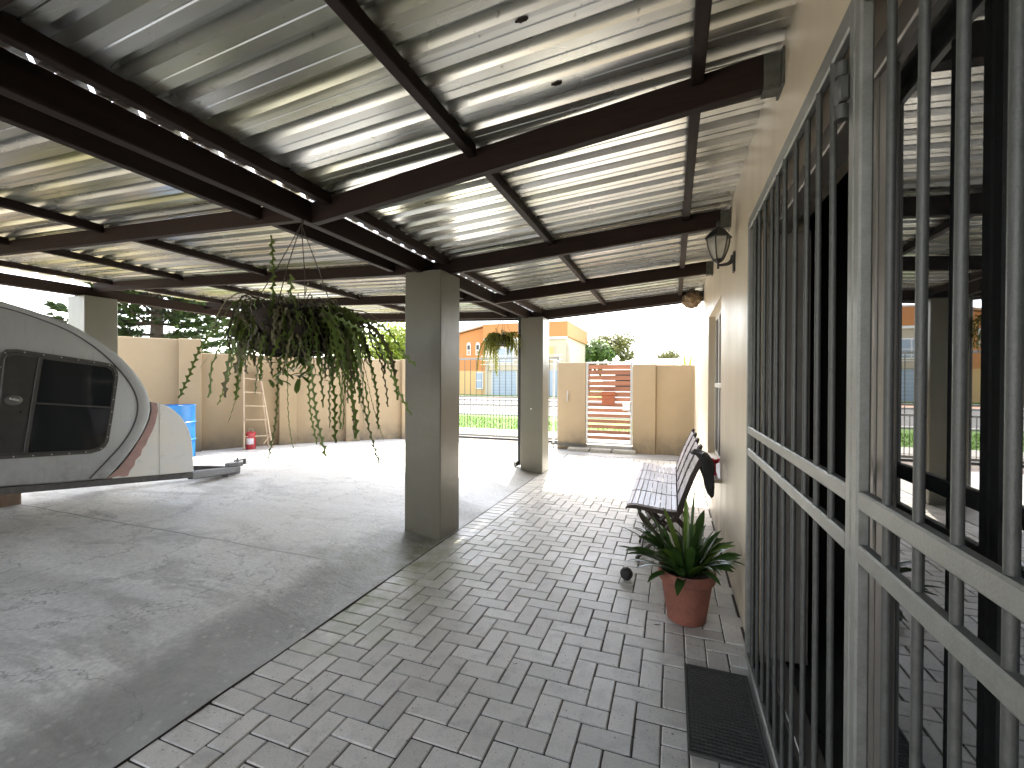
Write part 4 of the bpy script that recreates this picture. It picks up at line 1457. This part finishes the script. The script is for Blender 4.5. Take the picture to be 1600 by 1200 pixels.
# nest under the roof corner
ns = MB()
vs, fs = [], []
for j in range(17):
    th = math.pi * j / 16
    for i in range(28):
        ph = 2 * math.pi * i / 28
        d = V((math.sin(th) * math.cos(ph), math.sin(th) * math.sin(ph), math.cos(th)))
        r = 1 + .22 * noise.noise(d * 2.2) + .14 * noise.noise(d * 7) + .07 * noise.noise(d * 17)
        vs.append((.235 + d.x * r * .125, 6.55 + d.y * r * .15, 2.525 + d.z * r * .115))
for j in range(16):
    for i in range(28):
        a, b = j * 28 + i, j * 28 + (i + 1) % 28
        fs.append((a, a + 28, b + 28, b))
ns.add(vs, fs)
nest = ns.build("nest", MT['straw'])
tag(nest, "mud and straw bird nest under the carport roof's far corner", "nest")
sw = MB()
for i in range(150):
    th, ph = rng.uniform(.6, 3.0), rng.uniform(0, 6.28)
    d = V((math.sin(th) * math.cos(ph) * .125, math.sin(th) * math.sin(ph) * .15, math.cos(th) * .115))
    p = V((.235, 6.55, 2.525)) + d
    q = p + d * rng.uniform(.1, .5) + V((rng.uniform(-.05, .05), rng.uniform(-.05, .05), rng.uniform(-.07, .01)))
    s_ = V((rng.uniform(-1, 1), rng.uniform(-1, 1), rng.uniform(-1, 1))).normalized() * .0022
    sw.add([p - s_, p + s_, q], [(0, 1, 2)])
sw.build("straw", MT['straw'], nest, kind="stuff")

for i, (x, y) in enumerate(((-.486, 1.412), (-.455, 1.765))):
    m = MB()
    vs, fs = [], []
    for j in range(9):
        th = math.pi * j / 8
        for k in range(14):
            ph = 2 * math.pi * k / 14
            d = V((math.sin(th) * math.cos(ph), math.sin(th) * math.sin(ph), math.cos(th)))
            r = 1 + .45 * noise.noise(d * 2.3 + V((i * 7, 0, 0)))
            vs.append((x + d.x * r * .024, y + d.y * r * .009, zR(x) - .001 + d.z * r * .007))
    for j in range(8):
        for k in range(14):
            a, b = j * 14 + k, j * 14 + (k + 1) % 14
            fs.append((a, a + 14, b + 14, b))
    tag(m.add(vs, fs).build("mud_nest", MT['soil'], smooth=70), ("small dark mud wasp nest on the roof sheet nearer the top edge", "small dark mud wasp nest on the roof sheet just above a rafter")[i], "wasp nest")

# ================================================================== HANGING PLANTS
def zig(path, tooth, step, rr, base=.0035):
    """flat stem with alternating teeth along a path of points"""
    L = [0]
    for a, b in zip(path, path[1:]):
        L.append(L[-1] + (b - a).length)
    tot = L[-1]
    n = max(4, int(tot / step))
    pts = []
    i = 0
    for k in range(n + 1):
        t = tot * k / n
        while i < len(L) - 2 and L[i + 1] < t:
            i += 1
        u = (t - L[i]) / max(1e-6, L[i + 1] - L[i])
        pts.append(path[i].lerp(path[i + 1], min(1, u)))
    ref = V((rr.uniform(-1, 1), rr.uniform(-1, 1), rr.uniform(-.2, .2))).normalized()
    m = MB()
    vs, fs = [], []
    tw = rr.uniform(-.5, .5)
    for k, p in enumerate(pts):
        a, b = pts[max(0, k - 1)], pts[min(n, k + 1)]
        d = (b - a).normalized()
        s_ = d.cross(ref)
        if s_.length < .05:
            s_ = d.orthogonal()
        s_.normalize()
        s_ = Matrix.Rotation(tw * k / n, 3, d) @ s_
        tp = 1 if k < n - 1 else .3
        ph = k % 4
        l = base + (tooth * tp if ph == 1 else tooth * .25 if ph == 2 else 0)
        r = base + (tooth * tp if ph == 3 else tooth * .25 if ph == 0 else 0)
        vs += [p - s_ * l - d * (tooth * .25 if ph == 1 else 0), p + s_ * r - d * (tooth * .25 if ph == 3 else 0)]
    for k in range(n):
        a = 2 * k
        fs.append((a, a + 2, a + 3, a + 1))
    return m.add(vs, fs)

def arc_path(c, az, r0, lift, out, drop, rr, n=14):
    p0 = c + V((math.cos(az) * r0, math.sin(az) * r0, rr.uniform(-.02, .08)))
    pts = []
    wob = rr.uniform(-.25, .25)
    for k in range(n + 1):
        t = k / n
        o = out * (1 - (1 - t) ** 1.8)
        z = lift * math.sin(min(1, t * 2.2) * 1.57) * (1 - t) - drop * t ** 1.7
        a = az + wob * t
        pts.append(p0 + V((math.cos(a) * o, math.sin(a) * o, z)) + V((rr.uniform(-1, 1), rr.uniform(-1, 1), rr.uniform(-1, 1))) * .006)
    return pts

def hanging_plant(C, hook, R, sc, label, seed, nlong, nmass, bias_az, MG='rick', MD='rick_dry'):
    rr = random.Random(seed)
    t = thing("hanging_plant", label, "hanging plant", C, "hanging baskets of zigzag cactus")
    bk = MB()
    vs, fs = [], []
    NJ, NI = 22, 56
    for j in range(NJ + 1):
        th = j / NJ
        ang = math.pi * th
        for i in range(NI):
            ph = 2 * math.pi * i / NI
            rad = R * math.sin(ang) ** .6 if 0 < j < NJ else .001
            z = (.42 if ang < math.pi / 2 else .72) * R * math.cos(ang)
            f = 1 + .16 * noise.noise(V((math.cos(ph) * 2, math.sin(ph) * 2, th * 4 + seed))) + .07 * noise.noise(V((math.cos(ph) * 7, math.sin(ph) * 7, th * 11 + seed)))
            vs.append((C.x + rad * f * math.cos(ph), C.y + rad * f * math.sin(ph), C.z + z * f))
    for j in range(NJ):
        for i in range(NI):
            a, b = j * NI + i, j * NI + (i + 1) % NI
            fs.append((a, a + NI, b + NI, b))
    bk.add(vs, fs).build("basket", MT['coir'], t, smooth=70)
    for k in range(4):
        a = k * 1.571 + .5
        e = C + V((math.cos(a) * R * .95, math.sin(a) * R * .95, .04))
        mid = hook.lerp(e, .5) + V((rr.uniform(-.01, .01), rr.uniform(-.01, .01), 0))
        MB().tube([hook, mid, e], .0028, 6).build("wire", MT['wire'], t)
    MB().tube([hook + V((0, 0, .05)), hook + V((.012, 0, .01)), hook + V((0, 0, -.02))], .006, 6).build("hook", MT['wire'], t)
    # short growth over the top and sides, thin where the open paving lies
    mass = MB()
    dry = MB()
    def side_az():
        while True:
            az = bias_az + rr.gauss(0, 1.0) if rr.random() < .6 else rr.uniform(0, 6.283)
            if math.cos(az + .77) < .55 or rr.random() < .10:
                return az
    for i in range(nmass):
        az = side_az()
        r0 = R * math.sqrt(rr.uniform(.35, 1.0))
        right = max(0, math.cos(az - bias_az))
        pth = arc_path(C, az, r0 * .95, rr.uniform(.01, .10) * sc, rr.uniform(.03, .10 + .12 * right) * sc, rr.uniform(.04, .16 + .22 * right) * sc, rr, 9)
        z = zig(pth, rr.uniform(.008, .016) * sc ** .5, .0105, rr)
        (dry if rr.random() < .4 else mass).add(z.v, z.f)
    for i in range(int(nmass * 1.25)):   # growth hugging the sides of the root ball
        az = rr.uniform(0, 6.283)
        z0 = rr.uniform(-.10, .13) * sc
        rad = R * rr.uniform(.98, 1.06)
        pth = []
        da = rr.uniform(-.35, .35)
        dl = rr.uniform(.08, .26) * sc
        for k in range(8):
            u = k / 7
            q = rad * (1 - .30 * max(0, u * dl / (.26 * sc) - .2)) + .02 * u
            pth.append(C + V((math.cos(az + da * u) * q, math.sin(az + da * u) * q, z0 - dl * u)) + V((rr.uniform(-1, 1), rr.uniform(-1, 1), 0)) * .006)
        z = zig(pth, rr.uniform(.006, .015) * sc ** .5, .0105, rr)
        (dry if rr.random() < .65 else mass).add(z.v, z.f)
    for i in range(int(nmass * .9)):     # wiry dead runners over the top
        az = rr.uniform(0, 6.283)
        pth = arc_path(C, az, R * rr.uniform(.1, .9), rr.uniform(.04, .2) * sc, rr.uniform(-.15, .28) * sc, rr.uniform(-.05, .22) * sc, rr, 8)
        z = zig(pth, rr.choice((.003, .004, .007)), .013, rr, .0026)
        dry.add(z.v, z.f)
    mass.build("foliage", MT[MG], t, kind="stuff")
    dry.build("dry_foliage", MT[MD], t, kind="stuff")
    for i in range(nlong):
        u = rr.random()
        if u < .62:
            az = bias_az + rr.gauss(0, .42)
            out, drop, lift = rr.uniform(.06, .40) * sc, rr.uniform(.25, .74) * sc, rr.uniform(.02, .12)
        elif u < .86:
            az = bias_az + math.pi + rr.gauss(0, .5)
            out, drop, lift = rr.uniform(.05, .34) * sc, rr.uniform(.15, .50) * sc, rr.uniform(.03, .16)
        else:
            az = side_az()
            out, drop, lift = rr.uniform(.05, .25) * sc, rr.uniform(.15, .50) * sc, rr.uniform(.02, .1)
        pth = arc_path(C, az, R * rr.uniform(.55, .98), lift * sc, out, drop, rr, 16)
        zig(pth, rr.uniform(.012, .021) * sc ** .5, rr.uniform(.012, .017), rr, .0048).build("stem", MT[MG] if rr.random() < .75 else MT[MD], t)
    return t
H1 = V((-2.10, 2.06, 2.335))
hp1 = hanging_plant(V((-2.165, 2.05, 1.74)), H1, .265, 1.0, "large shaggy hanging basket of zigzag cactus near the main beam", 5, 52, 170, .30)
rr = random.Random(3)
for base, tip in ((V((-2.26, 2.0, 1.86)), V((-2.27, 2.0, 2.27))), (V((-2.13, 2.0, 1.86)), V((-2.10, 1.98, 2.02))), (V((-1.93, 2.03, 1.80)), V((-1.90, 2.02, 1.97)))):
    zig([base, base.lerp(tip, .5) + V((.01, 0, 0)), tip], .022, .0125, rr).build("stem", MT['rick'], hp1)
for dx, dz, dy in ((-.12, -.87, .0), (.10, -.86, -.1), (.30, -.80, -.1), (.78, -.56, -.05), (-.70, -.30, .0), (-.62, -.55, .05), (-.72, -.50, -.1), (.55, -.85, 0), (.02, -.78, .1), (-.45, -.66, 0), (.70, -.30, .1), (.45, -.74, .15)):
    c = V((-2.165, 2.05, 1.78))
    s_ = c + V((dx * .35, dy, .02))
    mid = c + V((dx * .85, dy * 1.1, dz * .35 + .05))
    mid2 = c + V((dx * 1.0, dy * 1.2, dz * .72))
    e = c + V((dx * 1.05 + .06 * (1 if dx > 0 else -1), dy * 1.2, dz))
    pth = [V((*p, 0)).to_3d() if False else p for p in (s_, mid, mid2, e)]
    q = []
    for a, b in zip(pth, pth[1:]):
        for k in range(5):
            q.append(a.lerp(b, k / 5))
    q.append(pth[-1])
    for _ in range(3):
        q = [q[0]] + [(q[i - 1] + q[i] * 2 + q[i + 1]) / 4 for i in range(1, len(q) - 1)] + [q[-1]]
    zig(q, .017, .0125, rr).build("stem", MT['rick'], hp1)
# leafy shoots below the basket
for i in range(46):
    a, r = rr.uniform(0, 6.283), rr.uniform(.02, .26)
    c = V((-2.165 + r * math.cos(a) + .04, 2.05 + r * math.sin(a) * .6, 1.56 + rr.uniform(-.16, .05)))
    m = strap(c, rr.uniform(0, 6.28), rr.uniform(-1.0, .2), rr.uniform(.06, .11), rr.uniform(.012, .019), .08)
    m.build("leaf", MT['clivia2'] if rr.random() < .45 else MT['rick'], hp1, smooth=60)
hp2 = hanging_plant(V((-2.50, 6.45, 2.06)), V((-2.50, 6.45, 2.43)), .15, .80, "small sunlit-yellow hanging basket of cactus beside the far pillar", 9, 46, 90, 3.0, "rick_sunlit", "rick_sunlit")

# ================================================================== BEYOND THE WALLS
def orange_house():
    t = thing("orange_house", "two-storey orange and cream house with blue-grey garage door across the street", "house", (-15, 42, 0))
    Y = 40.0
    MB().box(-24.5, -17.2, Y, Y + 9, 0, 6.0).build("wall", MT['orange'], t)
    f = lambda a, b, d: (a, d, b)
    MB().prism([(-24.5, 6.0), (-17.2, 6.0), (-17.2, 6.75), (-20.1, 6.12)], f, Y, Y + 9).build("gable", MT['orange'], t)
    MB().box(-24.6, -17.215, Y - .06, Y - .005, 0, 2.40).build("plinth", MT['sand'], t)
    MB().bar((-24.8, Y + 4.5, 5.25), (-17.0, Y + 4.5, 6.93), 9.6, .16).build("roof", MT['rooftile'], t)
    MB().box(-17.2, -9.2, Y - .5, Y + 9, 0, 5.5).build("wall", MT['cream'], t)
    MB().box(-17.35, -9.0, Y - .7, Y + 9.2, 5.5, 6.85).build("parapet", MT['orange'], t)
    MB().box(-17.30, -9.05, Y - .66, Y - .52, 5.28, 5.49).build("cornice", MT['white'], t)
    MB().box(-17.38, -8.97, Y - .74, Y + 9.24, 6.851, 6.97).build("coping", MT['white'], t)
    bt = [(-9.2, 0), (-8.1, 0), (-8.45, 1.6), (-8.8, 3.2), (-8.95, 4.6), (-9.2, 5.3)]
    MB().prism(bt, f, Y - .3, Y + .5).build("buttress", MT['cream'], t)
    for x in (-19.37, -18.39):
        m = MB()
        prf = [(x, 3.95), (x + .42, 3.95), (x + .42, 4.95)] + [(x + .21 + .21 * math.cos(a), 4.95 + .28 * math.sin(a)) for a in [math.pi * k / 8 for k in range(1, 8)]] + [(x, 4.95)]
        w_ = m.prism(prf, f, Y - .10, Y - .01).build("window", MT['white'], t)
        MB().box(x + .07, x + .35, Y - .13, Y - .101, 4.02, 4.42).build("pane", MT['rooftile'], w_)
        MB().box(x + .07, x + .35, Y - .13, Y - .101, 4.50, 4.95).build("pane", MT['winglass'], w_)
    w_ = MB().box(-18.35, -17.55, Y - .16, Y - .065, .60, 2.28).build("window", MT['white'], t)
    MB().box(-18.25, -17.65, Y - .19, Y - .161, .70, 1.42).build("pane", MT['bluegrey'], w_)
    MB().box(-18.25, -17.65, Y - .19, Y - .161, 1.50, 2.18).build("pane", MT['bluegrey'], w_)
    w_ = MB().box(-15.9, -14.2, Y - .60, Y - .505, 3.1, 4.6).build("window", MT['white'], t)
    MB().box(-15.8, -15.1, Y - .63, Y - .601, 3.2, 4.5).build("pane", MT['bluegrey'], w_)
    MB().box(-15.0, -14.3, Y - .63, Y - .601, 3.2, 4.5).build("pane", MT['bluegrey'], w_)
    MB().box(-16.9, -13.6, Y - .75, Y - .505, 2.42, 2.85).build("lintel", MT['cream'], t)
    g_ = MB().box(-16.45, -13.9, Y - .62, Y - .505, .05, 2.40).build("garage_door", MT['white'], t)
    for k in range(8):
        MB().box(-16.40, -13.95, Y - .66, Y - .621, .10 + k * .285, .10 + k * .285 + .262, .01).build("panel", MT['bluegrey'], g_)
    MB().box(-12.9, -10.0, Y - .62, Y - .505, .05, 2.40).build("garage_door", MT['bluegrey'], t)
    w_ = MB().box(-11.3, -10.2, Y - .58, Y - .505, 3.2, 4.7).build("window", MT['cream'], t)
    MB().box(-11.2, -10.3, Y - .61, Y - .581, 3.3, 4.6).build("pane", MT['sand'], w_)
    for zz in (2.95, 3.35, 3.75):
        MB().tube([(-17.2, Y - 1.5, zz), (-9.3, Y - 1.5, zz)], .03, 6).build("balcony_rail", MT['white'], t)
    return t
orange_house()
wh_ = thing("white_house", "low white house with pale roof showing above the front wall", "house", (-1.5, 27, 0))
MB().box(-5.2, 6.0, 35, 43, 0, 2.5).build("wall", MT['white'], wh_)
rf = MB()
rf.add([(-5.6, 34.6, 2.5), (6.4, 34.6, 2.5), (6.4, 43.4, 2.5), (-5.6, 43.4, 2.5), (-2.8, 37.5, 3.25), (3.6, 37.5, 3.25), (3.6, 40.5, 3.25), (-2.8, 40.5, 3.25)],
       [(0, 1, 5, 4), (1, 2, 6, 5), (2, 3, 7, 6), (3, 0, 4, 7), (4, 5, 6, 7), (3, 2, 1, 0)])
rf.build("roof", simple("white_roof", (.70, .70, .70), .6, var=.05), wh_)
for a, b in ((-4.2, -3.0), (-1.6, -.2), (1.4, 2.8)):
    w_ = MB().box(a, b, 34.9, 34.995, .9, 2.0).build("window", MT['winglass'], wh_)
    MB().box(a - .06, b + .06, 34.88, 34.99, .80, .88).build("sill", MT['white'], w_)
bwl = thing("bird_bath", "white round dish on a pedestal showing above the front wall", "bird bath", (-.23, 11.6, 0))
MB().lathe([(.0, 1.72), (.12, 1.73), (.27, 1.80), (.335, 1.875), (.35, 1.90), (.345, 1.915), (.31, 1.90), (.22, 1.86), (.0, 1.84)], (-.23, 11.6, 0), 40).build("dish", MT['white'], bwl, smooth=40)
MB().lathe([(.22, -.05), (.20, .05), (.09, .12), (.07, .9), (.09, 1.6), (.14, 1.73)], (-.23, 11.6, 0), 24).build("pedestal", MT['white'], bwl, smooth=40)

def leafy_tree(name, label, loc, h, crown, nleaf, ls, mat, seed, trunk_r=.18, group="trees beyond the walls", lobes=9):
    """trunk with limbs, crown of leaf quads grouped on lobes"""
    rr = random.Random(seed)
    L = V(loc)
    t = thing(name, label, "tree", L, group)
    ch, cr, cz = crown     # vertical half size, radius, centre height
    tr = MB()
    top = L + V((rr.uniform(-.3, .3), rr.uniform(-.3, .3), cz))
    tr.tube([L + V((0, 0, -.2)), L.lerp(top, .5) + V((rr.uniform(-.15, .15), 0, 0)), top], [trunk_r, trunk_r * .7, trunk_r * .4], 10)
    lb = []
    for k in range(lobes):
        a = 2 * math.pi * k / lobes + rr.uniform(-.3, .3)
        q = rr.uniform(.35, .72)
        c = L + V((math.cos(a) * cr * q, math.sin(a) * cr * q, cz + ch * rr.uniform(-.5, .55)))
        lb.append((c, cr * rr.uniform(.34, .5), ch * rr.uniform(.35, .5)))
        tr.tube([L.lerp(top, rr.uniform(.5, .9)), L.lerp(top, .9).lerp(c, .5) + V((0, 0, -.1)), c], [trunk_r * .4, trunk_r * .25, .02], 6)
    lb.append((L + V((0, 0, cz + ch * .45)), cr * .5, ch * .55))
    tr.build("trunk", MT['bark'], t, smooth=60)
    cw = MB()
    for i in range(nleaf):
        c, rx, rz = rr.choice(lb)
        d = V((rr.gauss(0, 1), rr.gauss(0, 1), rr.gauss(0, 1))).normalized()
        q = rr.uniform(.55, 1.08)
        p = c + V((d.x * rx * q, d.y * rx * q, d.z * rz * q))
        nrm = (d + V((rr.uniform(-.8, .8), rr.uniform(-.8, .8), rr.uniform(-.2, 1)))).normalized()
        u = nrm.orthogonal().normalized()
        u = Matrix.Rotation(rr.uniform(0, 6.28), 3, nrm) @ u
        v_ = nrm.cross(u)
        s_ = ls * rr.uniform(.6, 1.3)
        cw.add([p - u * s_, p + v_ * s_ * .5, p + u * s_, p - v_ * s_ * .5], [(0, 1, 2, 3)])
    cw.build("crown", mat, t)
    return t
leafy_tree("leafy_tree", "bright yellow-green tree behind the boundary wall left of the near pillar", (-15.3, 21.5, 0), 5, (2.2, 3.2, 2.7), 9000, .13, MT['leaf_y'], 1, .2)
leafy_tree("leafy_tree", "light green tree just right of the orange house", (-9.4, 52, 0), 6, (2.6, 3.0, 4.0), 5000, .20, MT['leaf_g'], 2, .22)
leafy_tree("leafy_tree", "taller grey-green tree second from the orange house", (-6.9, 54, 0), 7, (2.7, 2.7, 4.9), 4500, .18, MT['leaf_o'], 3, .22)
leafy_tree("leafy_tree", "round olive tree above the white roof", (-.2, 52, 0), 5, (1.9, 2.2, 3.3), 4000, .17, MT['leaf_o'], 4, .2)
leafy_tree("leafy_tree", "small dark tree on the skyline between the larger trees", (-5.6, 62, 0), 4, (1.3, 1.6, 2.9), 1500, .2, MT['leaf_d'], 6, .2)

def conifer(loc, h, R, seed):
    rr = random.Random(seed)
    L = V(loc)
    t = thing("conifer_tree", "dark layered conifer rising behind the boundary wall and caravan", "tree", L, "trees beyond the walls")
    MB().tube([L, L + V((.1, 0, h * .5)), L + V((0, 0, h))], [.28, .18, .04], 10).build("trunk", MT['bark'], t, smooth=60)
    br = MB()
    fo = MB()
    z = 1.6
    while z < h - .4:
        nb = 7
        for k in range(nb):
            a = 2 * math.pi * k / nb + rr.uniform(-.4, .4)
            ln = R * (1 - .75 * (z / h)) * rr.uniform(.75, 1.1)
            p0 = L + V((0, 0, z))
            pts = [p0 + V((math.cos(a) * ln * u, math.sin(a) * ln * u, -.10 * ln * u + .22 * ln * u * u)) for u in (0, .35, .7, 1)]
            br.tube(pts, [.05, .035, .02, .01], 5)
            for i in range(150):
                u = rr.uniform(.22, 1.05)
                c = p0 + V((math.cos(a) * ln * u, math.sin(a) * ln * u, -.10 * ln * u + .22 * ln * u * u))
                sd = V((-math.sin(a), math.cos(a), 0)) * rr.uniform(-1, 1) * .42 * (1.15 - u)
                c = c + sd + V((0, 0, rr.uniform(-.08, .13)))
                d = (sd * 1.4 + V((math.cos(a), math.sin(a), rr.uniform(-.3, .5))) * .5).normalized()
                w_ = d.orthogonal().normalized() * .06
                w_ = Matrix.Rotation(rr.uniform(0, 6.28), 3, d) @ w_
                fo.add([c - w_, c + w_, c + d * rr.uniform(.16, .30)], [(0, 1, 2)])
        z += rr.uniform(.28, .42)
    br.build("branches", MT['bark'], t)
    fo.build("crown", MT['leaf_d'], t)
conifer((-17.6, 10.6, -.1), 8.5, 4.0, 11)

# sword-leaved plant behind the right end of the front wall
sp = thing("sword_plant", "pale green sword-leaved plant behind the front wall by the house corner", "plant", (.25, 9.55, 0))
rr = random.Random(8)
MB().tube([(.25, 9.55, -.1), (.26, 9.56, 1.25)], .06, 8).build("stem", MT['bark'], sp, smooth=60)
for i in range(26):
    az = rr.uniform(0, 6.283)
    strap(V((.25, 9.55, rr.uniform(1.1, 1.3))), az, rr.uniform(R_(35), R_(85)), rr.uniform(.55, .85), .026, rr.uniform(0, .03)).build("leaf", MT['agave'], sp)
